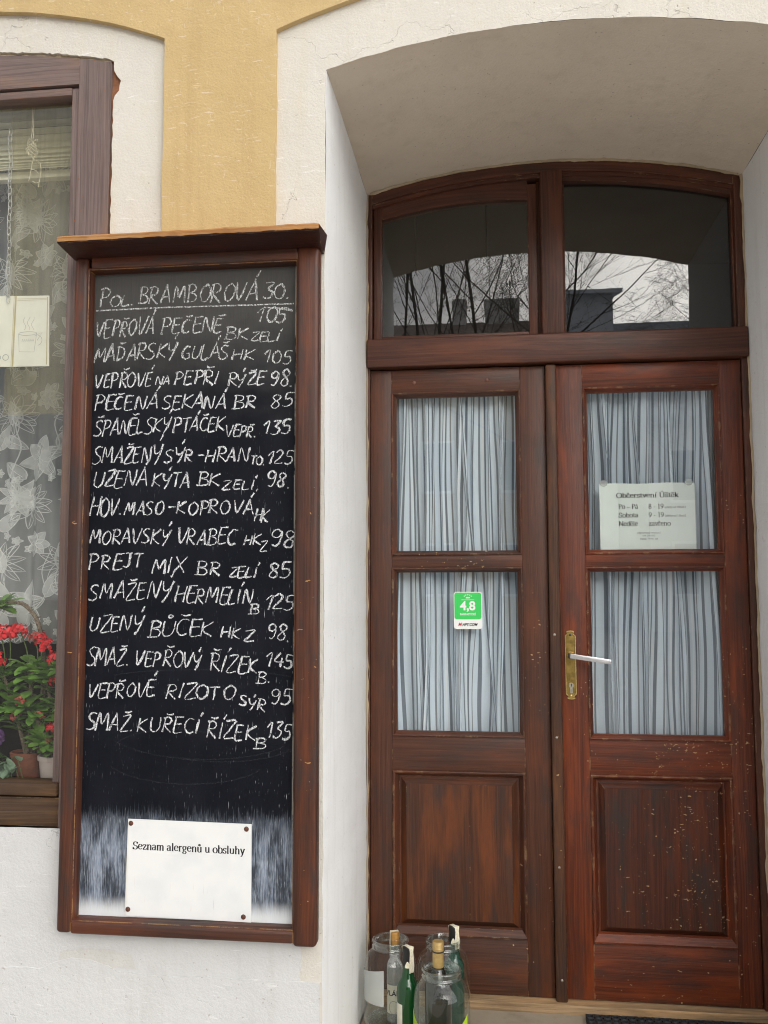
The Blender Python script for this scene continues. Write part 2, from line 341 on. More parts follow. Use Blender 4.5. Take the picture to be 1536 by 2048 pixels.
def cloth():
    m, t = new_mat('striped_curtain_cloth'); uv = t.uv(); u = t.sep(uv)[0]
    wv = t.noise(t.mapping(uv, (900.0, 140.0, 1)), 1.0, 3.0)
    c = t.mix(wv, (.69, .785, .89), (.78, .86, .94))
    def stripe(c, per, off, wd, colr, a):
        ph = t.math('FRACT', t.math('DIVIDE', t.math('ADD', u, off), per))
        k = t.math('MULTIPLY', t.math('COMPARE', ph, .5, wd/per*.5), a)
        return t.mix(k, c, colr)
    c = stripe(c, .062, .000, .0056, (.035, .052, .085), .76)
    c = stripe(c, .062, .0155, .0036, (.13, .12, .12), .75)
    c = stripe(c, .062, .0310, .0062, (.032, .048, .078), .78)
    c = stripe(c, .062, .0465, .0042, (.07, .095, .14), .75)
    c = stripe(c, .062, .0385, .0030, (.86, .89, .92), .8)
    df = t.n('BsdfDiffuse', None, Color=c).outputs[0]
    tl = t.n('BsdfTranslucent', None, Color=c).outputs[0]
    out(t, t.n('MixShader', None, _0=.18, _1=df, _2=tl).outputs[0]); return m
M['cloth'] = cloth()
def net(name, colr, a0, a1, sc_=(700, 700)):
    m, t = new_mat(name); uv = t.uv()
    nz = t.noise(t.mapping(uv, (sc_[0], sc_[1], 1)), 1.0, 2.0)
    a = t.math('ADD', a0, t.math('MULTIPLY', t.ss(nz, .4, .6), a1-a0))
    d = t.n('MixShader', None, _0=.4, _1=t.n('BsdfDiffuse', None, Color=colr).outputs[0], _2=t.n('BsdfTranslucent', None, Color=colr).outputs[0]).outputs[0]
    out(t, t.n('MixShader', None, _0=a, _1=t.n('BsdfTransparent').outputs[0], _2=d).outputs[0]); return m
M['lace_net'] = net('lace_netting', (.82, .83, .81), .40, .46, (12, 8))
M['lace_fill'] = net('lace_petal_fill', (.86, .87, .85), .70, .80, (9, 9))
M['lace_line'] = net('lace_outline', (.90, .91, .89), .86, .95, (9, 9))
M['sheer'] = net('olive_sheer_voile', (.50, .43, .20), .30, .36, (20, 6))
# ------------------------------------------------------------------ object helpers
ROOT = {}
def thing(name, label, cat, loc=(0, 0, 0), group=None):
    o = bpy.data.objects.new(name, None); col.objects.link(o); o.location = loc; o.empty_display_size = .1
    o['label'] = label; o['category'] = cat
    if group: o['group'] = group
    return o
def tag(o, label, cat, group=None):
    o['label'] = label; o['category'] = cat
    if group: o['group'] = group
    return o
def root_loc(p):
    while p.parent: p = p.parent
    return p.location
def obj(name, bm, mats, parent=None, smooth=None, base=None):
    """link a bmesh that was built in world coordinates as ONE mesh object"""
    me = bpy.data.meshes.new(name)
    off = root_loc(parent) if parent else (Vector(base) if base else Vector((0, 0, 0)))
    for v in bm.verts: v.co -= off
    bm.normal_update()
    bm.to_mesh(me); bm.free()
    for m in (mats if isinstance(mats, (list, tuple)) else [mats]): me.materials.append(M[m] if isinstance(m, str) else m)
    if smooth is not None:
        for p in me.polygons: p.use_smooth = True
        if smooth < 3: me.set_sharp_from_angle(angle=smooth)
    o = bpy.data.objects.new(name, me); col.objects.link(o)
    if parent: o.parent = parent
    elif base: o.location = base
    return o
def NB(): 
    b = bmesh.new(); b.loops.layers.uv.new('UVMap'); return b
def face(b, vs, uvs=None, mi=0):
    try: f = b.faces.new(vs)
    except ValueError: return None
    f.material_index = mi
    if uvs:
        l = b.loops.layers.uv[0]
        for lp, u in zip(f.loops, uvs): lp[l].uv = u
    return f
def quad(b, a, c, d, e, mi=0, uvs=None):
    return face(b, [b.verts.new(p) for p in (a, c, d, e)], uvs, mi)
def plank(b, x0, x1, y0, y1, z0, z1, grain='z', bev=.002, mi=0, seg=2):
    """a bevelled timber with its grain along x, y or z"""
    t = bmesh.new(); t.loops.layers.uv.new('UVMap')
    bmesh.ops.create_cube(t, size=1.0)
    for v in t.verts: v.co = Vector(((x0+x1)/2+v.co.x*(x1-x0), (y0+y1)/2+v.co.y*(y1-y0), (z0+z1)/2+v.co.z*(z1-z0)))
    if bev > 0: bmesh.ops.bevel(t, geom=t.edges[:], offset=bev, segments=seg, affect='EDGES', profile=.5)
    ou, ov = R.uniform(0, 9), R.uniform(0, 9)
    l = t.loops.layers.uv[0]
    for f in t.faces:
        f.material_index = mi; f.normal_update(); n = f.normal
        for lp in f.loops:
            c = lp.vert.co
            if grain == 'z': u, v = c.z, (c.x if abs(n.y) >= abs(n.x) else c.y+.3)
            elif grain == 'x': u, v = c.x, (c.z if abs(n.y) >= abs(n.z) else c.y+.3)
            else: u, v = c.y, (c.x if abs(n.z) >= abs(n.x) else c.z+.3)
            lp[l].uv = (u+ou, v+ov)
    merge(b, t)
def merge(b, t):
    me = bpy.data.meshes.new('tmp'); t.to_mesh(me); t.free(); b.from_mesh(me); bpy.data.meshes.remove(me)
def ring(b, x0, x1, z0, z1, prof, mi=0):
    """mitred rectangular moulding; prof = [(inset, y), ...] from the outside in"""
    sides = [((x0, z0), (x1, z0), (1, 1), (-1, 1), 'x'), ((x1, z0), (x1, z1), (-1, 1), (-1, -1), 'z'), ((x1, z1), (x0, z1), (-1, -1), (1, -1), 'x'), ((x0, z1), (x0, z0), (1, -1), (1, 1), 'z')]
    for A, B, da, db, g in sides:
        ou, ov = R.uniform(0, 9), R.uniform(0, 9); s = 0
        for (i0, y0), (i1, y1) in zip(prof, prof[1:]):
            p = [(A[0]+da[0]*i0, y0, A[1]+da[1]*i0), (B[0]+db[0]*i0, y0, B[1]+db[1]*i0), (B[0]+db[0]*i1, y1, B[1]+db[1]*i1), (A[0]+da[0]*i1, y1, A[1]+da[1]*i1)]
            s1 = s+math.hypot(i1-i0, y1-y0)
            k = 0 if g == 'x' else 2
            uv = [(p[0][k]+ou, s+ov), (p[1][k]+ou, s+ov), (p[2][k]+ou, s1+ov), (p[3][k]+ou, s1+ov)]
            quad(b, *p, mi=mi, uvs=uv); s = s1
def lathe(b, prof, n=32, c=(0, 0, 0), mi=0, a0=0.0, a1=2*PI):
    full = abs(a1-a0-2*PI) < 1e-6
    m = n if full else n+1
    rows = []
    for r, z in prof:
        if r < 1e-5: rows.append([b.verts.new((c[0], c[1], c[2]+z))]*m)
        else: rows.append([b.verts.new((c[0]+r*math.cos(a0+(a1-a0)*k/n), c[1]+r*math.sin(a0+(a1-a0)*k/n), c[2]+z)) for k in range(m)])
    for i in range(len(rows)-1):
        for k in range(n):
            k2 = (k+1) % m
            vs = [rows[i][k], rows[i][k2], rows[i+1][k2], rows[i+1][k]]
            seen = []
            for v in vs:
                if v not in seen: seen.append(v)
            if len(seen) >= 3: face(b, seen, None, mi)
def tube(b, pts, rad, n=8, mi=0, cap=True):
    pts = [Vector(p) for p in pts]; rows = []
    up = None
    for i, p in enumerate(pts):
        d = (pts[min(i+1, len(pts)-1)]-pts[max(i-1, 0)])
        d = d.normalized() if d.length > 1e-9 else Vector((0, 0, 1))
        if up is None: up = Vector((0, 0, 1)) if abs(d.z) < .9 else Vector((1, 0, 0))
        a = d.cross(up)
        if a.length < 1e-6: a = d.orthogonal()
        a.normalize(); e = d.cross(a); up = a.cross(d)
        r = rad[i] if isinstance(rad, (list, tuple)) else rad
        rows.append([b.verts.new(p+(a*math.cos(2*PI*k/n)+e*math.sin(2*PI*k/n))*r) for k in range(n)])
    for i in range(len(rows)-1):
        for k in range(n): face(b, [rows[i][k], rows[i][(k+1) % n], rows[i+1][(k+1) % n], rows[i+1][k]], None, mi)
    if cap:
        face(b, rows[0][::-1], None, mi); face(b, rows[-1], None, mi)
def dome(b, c, r, h, n=10, mi=0, ydir=-1):
    """a screw head standing on a face that looks along -y"""
    rows = []
    for i in range(4):
        a = PI/2*i/3
        rows.append([b.verts.new((c[0]+r*math.cos(a)*math.cos(2*PI*k/n), c[1]+ydir*h*math.sin(a), c[2]+r*math.cos(a)*math.sin(2*PI*k/n))) for k in range(n)])
    for i in range(3):
        for k in range(n): face(b, [rows[i][k], rows[i][(k+1) % n], rows[i+1][(k+1) % n], rows[i+1][k]], None, mi)
def smoothpath(pts, k=6):
    P = [Vector(p) for p in pts]; o = []
    for i in range(len(P)-1):
        p0, p1, p2, p3 = P[max(i-1, 0)], P[i], P[i+1], P[min(i+2, len(P)-1)]
        for j in range(k):
            t = j/k
            o.append(.5*((2*p1)+(p2-p0)*t+(2*p0-5*p1+4*p2-p3)*t*t+(3*p1-p0-3*p2+p3)*t**3))
    return o+[P[-1]]

# stroke ribbons on a plane that looks along -y: (x right, z up)
def ribbon(b, pts, half, y, mi=0, jit=0.0):
    n = len(pts)
    if n < 2: return
    L, Rr = [], []
    for i in range(n):
        a = pts[max(i-1, 0)]; c = pts[min(i+1, n-1)]
        dx, dz = c[0]-a[0], c[1]-a[1]; l = math.hypot(dx, dz) or 1e-9
        nx, nz = -dz/l, dx/l
        h = half(dx/l, dz/l, i/(n-1)) if callable(half) else half
        h1 = h*(1+R.uniform(-jit, jit)); h2 = h*(1+R.uniform(-jit, jit))
        L.append(b.verts.new((pts[i][0]+nx*h1, y, pts[i][1]+nz*h1))); Rr.append(b.verts.new((pts[i][0]-nx*h2, y, pts[i][1]-nz*h2)))
    for i in range(n-1): face(b, [L[i], Rr[i], Rr[i+1], L[i+1]], None, mi)
def arc(cx, cz, rx, rz, a0, a1, n=10):
    return [(cx+rx*math.cos(math.radians(a0+(a1-a0)*i/n)), cz+rz*math.sin(math.radians(a0+(a1-a0)*i/n))) for i in range(n+1)]

# hand-drawn capitals for the chalk lines: width, strokes in a unit-high box
CG = {
 'A': (.62, [[(0, 0), (.30, 1), (.34, 1), (.58, 0)], [(.10, .34), (.54, .38)]]),
 'B': (.56, [[(.08, 0), (.10, 1)], [(.0, .98), (.30, 1.02), (.48, .86), (.40, .62), (.12, .54), (.42, .46), (.54, .24), (.40, .02), (-.06, .0)]]),
 'C': (.55, [[(.52, .92), (.26, .98), (.06, .70), (.04, .30), (.18, .04), (.36, 0), (.52, .10)]]),
 'D': (.60, [[(.08, 0), (.10, 1)], [(.0, .98), (.34, .92), (.56, .60), (.46, .18), (.04, 0)]]),
 'E': (.52, [[(.08, 1), (.05, 0), (.50, .02)], [(.02, .98), (.50, 1)], [(.08, .52), (.42, .54)]]),
 'G': (.60, [[(.54, .92), (.28, 1), (.06, .66), (.06, .26), (.26, 0), (.54, .10), (.54, .44), (.34, .42)]]),
 'H': (.62, [[(.08, 1), (.02, 0)], [(.58, 1), (.52, 0)], [(.06, .48), (.56, .54)]]),
 'I': (.24, [[(.16, 1), (.06, 0)]]),
 'J': (.45, [[(.10, 1), (.50, 1)], [(.38, 1), (.36, .2), (.22, 0), (.02, .10)]]),
 'K': (.58, [[(.08, 1), (.03, 0)], [(.56, .98), (.08, .46), (.58, 0)]]),
 'L': (.48, [[(.10, 1), (.02, .02), (.46, .04)]]),
 'M': (.74, [[(0, 0), (.12, 1), (.34, .34), (.60, 1), (.68, 0)]]),
 'N': (.64, [[(.02, 0), (.12, 1), (.50, .02), (.62, 1.04)]]),
 'O': (.62, [[(.36, 1), (.10, .80), (.03, .40), (.18, .04), (.40, .02), (.58, .34), (.56, .74), (.34, 1), (.26, .96)]]),
 'P': (.52, [[(.10, 1), (.04, -.04)], [(-.02, .96), (.28, 1.02), (.48, .82), (.38, .54), (.08, .46)]]),
 'R': (.58, [[(.10, 1), (.04, 0)], [(-.02, .96), (.30, 1.02), (.48, .80), (.36, .56), (.08, .50), (.54, -.02)]]),
 'S': (.52, [[(.50, .94), (.26, 1), (.06, .80), (.20, .56), (.42, .40), (.46, .16), (.24, 0), (-.02, .06)]]),
 'T': (.54, [[(.0, .96), (.56, 1)], [(.30, .98), (.24, 0)]]),
 'U': (.60, [[(.06, 1), (.03, .28), (.18, .02), (.40, .06), (.56, .40), (.58, 1)]]),
 'V': (.58, [[(.0, 1), (.24, 0), (.58, 1)]]),
 'X': (.58, [[(.02, 1), (.54, 0)], [(.54, 1), (.02, 0)]]),
 'Y': (.58, [[(.04, 1), (.12, .56), (.32, .50), (.50, .70)], [(.58, 1), (.40, .30), (.20, -.14)]]),
 'Z': (.56, [[(.04, .96), (.54, 1), (.04, .02), (.56, .04)]]),
 '-': (.50, [[(.06, .44), (.44, .46)]]), '.': (.22, [[(.06, .0), (.12, .05)]]), ',': (.24, [[(.12, .04), (.04, -.22)]]), ' ': (.3, []),
 '0': (.58, [[(.34, 1), (.08, .74), (.04, .30), (.22, .0), (.46, .12), (.54, .62), (.34, 1)]]),
 '1': (.40, [[(.0, .66), (.32, 1), (.22, 0)]]),
 '2': (.54, [[(.06, .80), (.28, 1), (.46, .82), (.34, .48), (.04, .02), (.54, .06)]]),
 '3': (.52, [[(.06, .96), (.46, 1), (.22, .60), (.46, .42), (.40, .10), (.18, 0), (.0, .08)]]),
 '4': (.54, [[(.34, 1), (.04, .36), (.54, .40)], [(.44, .66), (.38, 0)]]),
 '5': (.52, [[(.52, 1), (.16, .98), (.12, .58), (.40, .56), (.46, .24), (.26, 0), (.0, .06)]]),
 '8': (.54, [[(.48, .86), (.28, 1), (.10, .82), (.22, .58), (.42, .36), (.40, .06), (.20, 0), (.06, .18), (.22, .46), (.44, .66), (.50, .88)]]),
 '9': (.54, [[(.48, .84), (.28, 1), (.06, .80), (.14, .54), (.38, .56), (.50, .86), (.46, .30), (.30, 0), (.12, .06)]]),
}
ACUTE = [[(.36, 1.22), (.50, 1.56)]]; CARON = [[(.12, 1.26), (.30, 1.20), (.56, 1.27)]]; RINGM = [[(.30, 1.20), (.20, 1.30), (.30, 1.42), (.42, 1.32), (.30, 1.20)]]
DIA = {'Á': ('A', ACUTE), 'É': ('E', ACUTE), 'Í': ('I', [[(.22, 1.2), (.34, 1.5)]]), 'Ý': ('Y', ACUTE), 'Č': ('C', CARON), 'Ď': ('D', CARON), 'Ě': ('E', CARON), 'Ň': ('N', CARON), 'Ř': ('R', CARON), 'Š': ('S', CARON), 'Ž': ('Z', CARON), 'Ů': ('U', RINGM)}
def chalk_word(b, text, x0, z0, x1, z1, h, y):
    gl = []; adv = 0
    for ch in text:
        base, dia = DIA.get(ch, (ch, []))
        wd, st = CG[base]; gl.append((adv, st+dia)); adv += wd+.07
    adv -= .07
    sx = (x1-x0)/adv
    for a, strokes in gl:
        sl = R.uniform(-.05, .08); jx, jz, js = R.uniform(-.05, .05), R.uniform(-.07, .07), R.uniform(.88, 1.10)
        for st in strokes:
            pts = smoothpath([(p[0], 0, p[1]) for p in st], 5) if len(st) > 2 else [Vector((st[0][0]+(st[1][0]-st[0][0])*k/5, 0, st[0][1]+(st[1][1]-st[0][1])*k/5)) for k in range(6)]
            o = []
            for p in pts:
                u = a+jx+p.x*js+R.uniform(-.014, .014); v = (p.z+jz+R.uniform(-.018, .018))*js
                t = u/adv
                o.append((x0+u*sx+v*h*(.14+sl), z0+(z1-z0)*t+v*h))
            wd = R.uniform(.0015, .0023)
            ribbon(b, o, lambda dx, dz, t, wd=wd, q=R.uniform(0, 6): wd*(.72+.3*abs(dz)+.28*math.sin(q+t*5)), y, 0, .34)

# book serif letters drawn with a broad nib: advance, strokes
def _sf(x, w=.10, z=0): return [(x-w, z), (x+w, z)]
SG = {
 'S': (.56, [arc(.28, .50, .19, .17, 20, 270, 12)+arc(.27, .17, .20, .165, 90, -160, 12)[1:], [(.46, .66), (.46, .50)], [(.06, .18), (.06, .0)]]),
 'O': (.74, [arc(.37, .33, .31, .34, 90, 450, 24)]), 'P': (.58, [[(.14, 0), (.14, .66)], _sf(.14), [(.04, .66), (.30, .66)]+arc(.30, .495, .21, .165, 90, -90, 10)+[(.15, .33)]]),
 'N': (.74, [[(.13, 0), (.13, .66)], [(.13, .66), (.62, 0)], [(.62, 0), (.62, .66)], _sf(.13, .09), _sf(.62, .1, .66), [(.02, .66), (.14, .66)]]),
 'U': (.74, [[(.14, .66), (.14, .20)]+arc(.37, .20, .23, .21, 180, 360, 12)+[(.60, .66)], _sf(.14, .1, .66), _sf(.60, .08, .66)]),
 'a': (.46, [arc(.20, .34, .13, .12, 170, 0, 8)+[(.33, .08), (.36, .02), (.44, .04)], [(.33, .27), (.20, .24)]+arc(.17, .13, .12, .12, 100, 310, 10)+[(.33, .10)]]),
 'b': (.52, [[(.11, .0), (.11, .68)], [(.03, .67), (.11, .68)], [(.11, .32)]+arc(.27, .23, .19, .24, 130, -130, 14)+[(.11, .08)]]),
 'd': (.52, [[(.41, .68), (.41, .02), (.49, .02)], [(.33, .67), (.41, .68)], [(.41, .36)]+arc(.24, .23, .18, .24, 50, 310, 14)+[(.41, .08)]]),
 'e': (.45, [[(.05, .27), (.40, .28)]+arc(.22, .25, .18, .22, 10, 320, 16)]),
 'ě': None, 'g': (.50, [arc(.22, .31, .15, .15, 0, 360, 14), [(.33, .42), (.46, .43)], [(.14, .18), (.09, .09), (.30, .03), (.40, -.06), (.32, -.18), (.15, -.20), (.05, -.13), (.14, .02)]]),
 'h': (.54, [[(.11, .0), (.11, .68)], [(.03, .67), (.11, .68)], _sf(.11, .08), [(.11, .34)]+arc(.27, .31, .14, .15, 150, 0, 8)+[(.41, 0)], _sf(.41, .08)]),
 'k': (.54, [[(.11, 0), (.11, .68)], [(.03, .67), (.11, .68)], _sf(.11, .08), [(.42, .45), (.14, .20)], [(.22, .28), (.44, .0)], _sf(.44, .08), _sf(.40, .08, .45)]),
 'l': (.28, [[(.13, 0), (.13, .68)], [(.05, .67), (.13, .68)], _sf(.13, .09)]),
 'i': (.28, [[(.13, 0), (.13, .46)], [(.05, .45), (.13, .46)], _sf(.13, .09)]),
 'm': (.80, [[(.11, 0), (.11, .46)], [(.03, .45), (.11, .46)], _sf(.11, .08), [(.11, .34)]+arc(.25, .31, .13, .15, 150, 0, 8)+[(.38, 0)], _sf(.38, .07), [(.38, .34)]+arc(.53, .31, .13, .15, 150, 0, 8)+[(.66, 0)], _sf(.66, .08)]),
 'n': (.54, [[(.11, 0), (.11, .46)], [(.03, .45), (.11, .46)], _sf(.11, .08), [(.11, .34)]+arc(.27, .31, .14, .15, 150, 0, 8)+[(.41, 0)], _sf(.41, .08)]),
 'o': (.50, [arc(.25, .23, .20, .23, 90, 450, 18)]),
 'r': (.38, [[(.11, 0), (.11, .46)], [(.03, .45), (.11, .46)], _sf(.11, .09), [(.11, .32), (.20, .43), (.30, .46), (.35, .40)]]),
 's': (.38, [arc(.19, .34, .12, .11, 20, 270, 10)+arc(.18, .12, .14, .115, 90, -160, 10)[1:], [(.31, .46), (.31, .36)], [(.05, .12), (.05, .0)]]),
 't': (.31, [[(.13, .60), (.13, .10), (.20, .01), (.30, .05)], [(.03, .45), (.28, .45)]]),
 'u': (.54, [[(.11, .46), (.11, .13)]+arc(.25, .14, .14, .14, 180, 330, 8)+[(.41, .12)], [(.41, .46), (.41, .02), (.49, .02)], [(.03, .45), (.11, .46)], [(.33, .45), (.41, .46)]]),
 'v': (.48, [[(.07, .46), (.25, 0)], [(.25, 0), (.42, .46)], _sf(.08, .08, .46), _sf(.42, .07, .46)]),
 'y': (.48, [[(.07, .46), (.25, 0)], [(.42, .46), (.24, -.02), (.16, -.18), (.05, -.19)], _sf(.08, .08, .46), _sf(.42, .07, .46)]),
 'z': (.44, [[(.05, .34), (.06, .45), (.38, .45)], [(.38, .45), (.05, .01)], [(.05, .01), (.39, .01), (.40, .13)]]),
 '0': (.5, [arc(.25, .33, .19, .33, 90, 450, 20)]), '1': (.5, [[(.27, 0), (.27, .66)], [(.14, .58), (.27, .66)], _sf(.27, .11)]),
 '3': (.5, [arc(.23, .49, .14, .16, 150, -90, 10)+arc(.22, .17, .18, .17, 90, -150, 10)]), '2': (.5, [arc(.24, .46, .16, .19, 160, -30, 10)+[(.05, .03)], [(.05, .03), (.44, .03), (.45, .13)]]),
 '4': (.5, [[(.33, 0), (.33, .66)], [(.33, .66), (.04, .2)], [(.04, .2), (.46, .2)]]), '5': (.5, [[(.42, .64), (.14, .64)], [(.14, .64), (.11, .36)]+arc(.23, .21, .18, .20, 120, -140, 12)]),
 '7': (.5, [[(.06, .52), (.08, .64), (.44, .64)], [(.44, .64), (.2, 0)]]), '6': (.5, [arc(.25, .21, .18, .2, 0, 360, 16), [(.08, .26), (.16, .5), (.38, .66)]]),
 '8': (.5, [arc(.25, .49, .15, .165, 0, 360, 16), arc(.25, .165, .18, .165, 0, 360, 16)]), '9': (.5, [arc(.25, .45, .18, .2, 0, 360, 16), [(.43, .44), (.38, .2), (.12, .0)]]),
 '-': (.34, [[(.04, .22), (.28, .22)]]), '–': (.5, [[(.02, .22), (.48, .22)]]), '.': (.24, [[(.10, .0), (.10, .06)]]), ':': (.26, [[(.11, .0), (.11, .06)], [(.11, .36), (.11, .42)]]), ' ': (.26, []),
 '(': (.32, [[(.28, .68), (.08, .3), (.28, -.14)]]), ')': (.32, [[(.04, .68), (.24, .3), (.04, -.14)]]), ',': (.24, [[(.12, .06), (.06, -.12)]]),
}
SD = {'á': ('a', 'acute'), 'é': ('e', 'acute'), 'í': ('i', 'acute'), 'ý': ('y', 'acute'), 'č': ('c', 'caron'), 'ě': ('e', 'caron'), 'ř': ('r', 'caron'), 'š': ('s', 'caron'), 'ů': ('u', 'ring'), 'Ú': ('U', 'Acute'), 'ž': ('z', 'caron')}
SG['p'] = (.52, [[(.11, .46), (.11, -.2)], [(.03, .45), (.11, .46)], _sf(.11, .08, -.2), [(.11, .34)]+arc(.27, .23, .19, .24, 130, -130, 14)+[(.11, .08)]])
SG['T'] = (.6, [[(.30, 0), (.30, .66)], _sf(.30), [(.04, .50), (.05, .65), (.55, .65), (.56, .50)]])
SG['f'] = (.34, [[(.12, 0), (.12, .52), (.20, .66), (.32, .64)], [(.03, .45), (.28, .45)], _sf(.12, .08)])
SG['c'] = (.44, [arc(.23, .23, .18, .23, 40, 320, 16)])
def serif(b, text, x, z, size, y, bold=False, width=None, mi=0, align='l'):
    th, tn = (.128, .040) if bold else (.085, .040)
    adv = 0; gl = []
    for ch in text:
        base, d = SD.get(ch, (ch, None))
        wd, st = SG[base]
        st = list(st)
        c = wd*.48; top = .56 if base not in 'U' else .76
        if d in ('acute', 'Acute'): st.append([(c-.02, top-.01), (c+.10, top+.13)])
        if d == 'caron': st += [[(c-.12, top+.12), (c, top)], [(c, top), (c+.12, top+.12)]]
        if d == 'ring': st.append(arc(c, top+.06, .07, .07, 0, 360, 10))
        gl.append((adv, st)); adv += wd*(1.06 if bold else 1.0)
    sx = size if width is None else width/adv
    if align == 'c': x -= adv*sx/2
    for a, strokes in gl:
        for s in strokes:
            pts = s
            if len(s) == 2: pts = [(s[0][0]+(s[1][0]-s[0][0])*k/3, s[0][1]+(s[1][1]-s[0][1])*k/3) for k in range(4)]
            pts = [(x+(a+p[0]*(1.06 if bold else 1))*sx, z+p[1]*size) for p in pts]
            ribbon(b, pts, lambda dx, dz, t: .5*size*(tn+(th-tn)*abs(dz)**1.5), y, mi)
    return adv*sx
def sans(b, text, x, z, size, y, mi=0, bold=0.0, width=None, shear=0.0, align='CENTER'):
    cu = bpy.data.curves.new('tmp', 'FONT'); cu.body = text; cu.size = size; cu.align_x = align; cu.offset = bold; cu.shear = shear
    o = bpy.data.objects.new('tmp', cu); col.objects.link(o)
    dg = bpy.context.evaluated_depsgraph_get(); dg.update()
    me = bpy.data.meshes.new_from_object(o.evaluated_get(dg))
    bpy.data.objects.remove(o); bpy.data.curves.remove(cu)
    xs = [v.co.x for v in me.vertices] or [0, 1]
    k = 1.0 if width is None else width/max(1e-6, max(xs)-min(xs))
    n0 = len(b.verts); f0 = len(b.faces)
    for v in me.vertices: v.co = Vector((x+v.co.x*k, y, z+v.co.y))
    b.from_mesh(me); b.faces.ensure_lookup_table()
    for f in b.faces[f0:]: f.material_index = mi
    bpy.data.meshes.remove(me)
# ------------------------------------------------------------------ the house front
def circ(xc, half, zs, s):
    r = (half*half+s*s)/(2*s); zc = zs+s-r
    return lambda x: zc+math.sqrt(max(0.0, r*r-min(abs(x-xc), half)**2))
arch_in = circ(.611, .611, 2.671, .084)
arch_out = circ(.611, .738, 2.779, .142)
win_out = circ(-1.0, .575, 2.779, .116)
win_in = circ(-1.0, .425, 2.737, .047)
def wob(a, b=0.0, amp=.0015, f=14.0): return amp*(mnoise.noise(Vector((a*f, b*7.3, 1.7)))+.5*mnoise.noise(Vector((a*f*3.1, b*5.1, 9.2))))

house = thing('house', 'old house front in ochre plaster with cream surrounds and brown double door', 'house', (0.0, 0.0, 0.0))

YY = -.017                # the ochre coat stands 13 mm proud of the cream surrounds
def strip_sheet(b, xs, lo, hi, nz, y, mi=0):
    rows = []
    for x in xs:
        a, c = lo(x), hi(x)
        rows.append([b.verts.new((x, y, a+(c-a)*k/nz)) for k in range(nz+1)])
    for i in range(len(rows)-1):
        for k in range(nz): face(b, [rows[i][k], rows[i+1][k], rows[i+1][k+1], rows[i][k+1]], None, mi)
def lsp(a, b, n): return [a+(b-a)*i/n for i in range(n+1)]
# outlines of the two surrounds (shared by the ochre coat and the cream)
def edge_x(x, z, k): return x+wob(z, k, .0022, 11.0)
def top_z(fn, x, k): return fn(x)+wob(x, k, .002, 9.0)
ZS = 2.779
b = NB()
zs = lsp(.70, ZS, 60)
for xa, xb, ka, kb in ((-.425, -.127, 1, 2), (1.349, 2.8, 3, None), (-2.6, -1.575, None, 4)):
    rows = []
    for z in (zs if xa != -.425 else lsp(2.168, ZS, 30)):
        a = edge_x(xa, z, ka) if ka else xa; c = edge_x(xb, z, kb) if kb else xb
        rows.append([b.verts.new((a+(c-a)*k/6, YY, z)) for k in range(7)])
    for i in range(len(rows)-1):
        for k in range(6): face(b, [rows[i][k], rows[i][k+1], rows[i+1][k+1], rows[i+1][k]])
    for side, kk, x in ((0, ka, xa), (6, kb, xb)):       # the thin edge of the coat
        if kk:
            for i in range(len(rows)-1):
                p, q = rows[i][side].co, rows[i+1][side].co
                quad(b, p, q, (q.x, .002, q.z), (p.x, .002, p.z))
def upper(x):
    if -.127 < x < 1.349: return top_z(arch_out, x, 5)
    if -1.575 < x < -.425: return top_z(win_out, x, 6)
    return ZS
xs = sorted(set(lsp(-2.6, -1.575, 4)+lsp(-1.575, -.425, 70)+lsp(-.425, -.127, 6)+lsp(-.127, 1.349, 90)+lsp(1.349, 2.8, 5)))
strip_sheet(b, xs, upper, lambda x: 4.3, 8, YY)
for i in range(len(xs)-1):
    if (-1.575 <= xs[i] and xs[i+1] <= -.424) or (-.128 <= xs[i] and xs[i+1] <= 1.3495):
        a, c = upper(xs[i]), upper(xs[i+1])
        quad(b, (xs[i], YY, a), (xs[i+1], YY, c), (xs[i+1], .002, c), (xs[i], .002, a))
bmesh.ops.remove_doubles(b, verts=b.verts[:], dist=1e-5)
obj('wall', b, 'yellow', house)

# cream surround of the doorway (front face), its inner edge a little chipped
def door_edge(z, k): 
    return wob(z, k, .0026, 16.0)
b = NB()
zz = lsp(0.0, 2.671, 110)
L0 = [(-.150, z) for z in zz]; L1 = [(0+door_edge(z, 11), z) for z in zz]
R0 = [(1.372, z) for z in zz]; R1 = [(1.222+door_edge(z, 12), z) for z in zz]
n = 90
ai = [(1.222*i/n, arch_in(1.222*i/n)+wob(1.222*i/n, 13, .003, 12.0)) for i in range(n+1)]
ao = [(-.150+1.522*i/n, arch_out(max(-.127, min(1.349, -.150+1.522*i/n)))+.022) for i in range(n+1)]
ai[0] = L1[-1]; ai[-1] = R1[-1]
def bridge(b, A, B, y=0.0, m=5):
    rows = [[b.verts.new((a[0]+(c[0]-a[0])*k/m, y, a[1]+(c[1]-a[1])*k/m)) for k in range(m+1)] for a, c in zip(A, B)]
    for i in range(len(rows)-1):
        for k in range(m): face(b, [rows[i][k], rows[i][k+1], rows[i+1][k+1], rows[i+1][k]])
bridge(b, L0, L1); bridge(b, R1, R0)
b2 = [(L0[-1][0], L0[-1][1])]
bridge(b, ao, ai)
for tri in (((-.150, 2.671), L1[-1], ao[0]), (R1[-1], (1.372, 2.671), ao[-1])): face(b, [b.verts.new((x, 0, z)) for x, z in tri])
bmesh.ops.remove_doubles(b, verts=b.verts[:], dist=1e-5)
obj('door_surround', b, 'white', house)
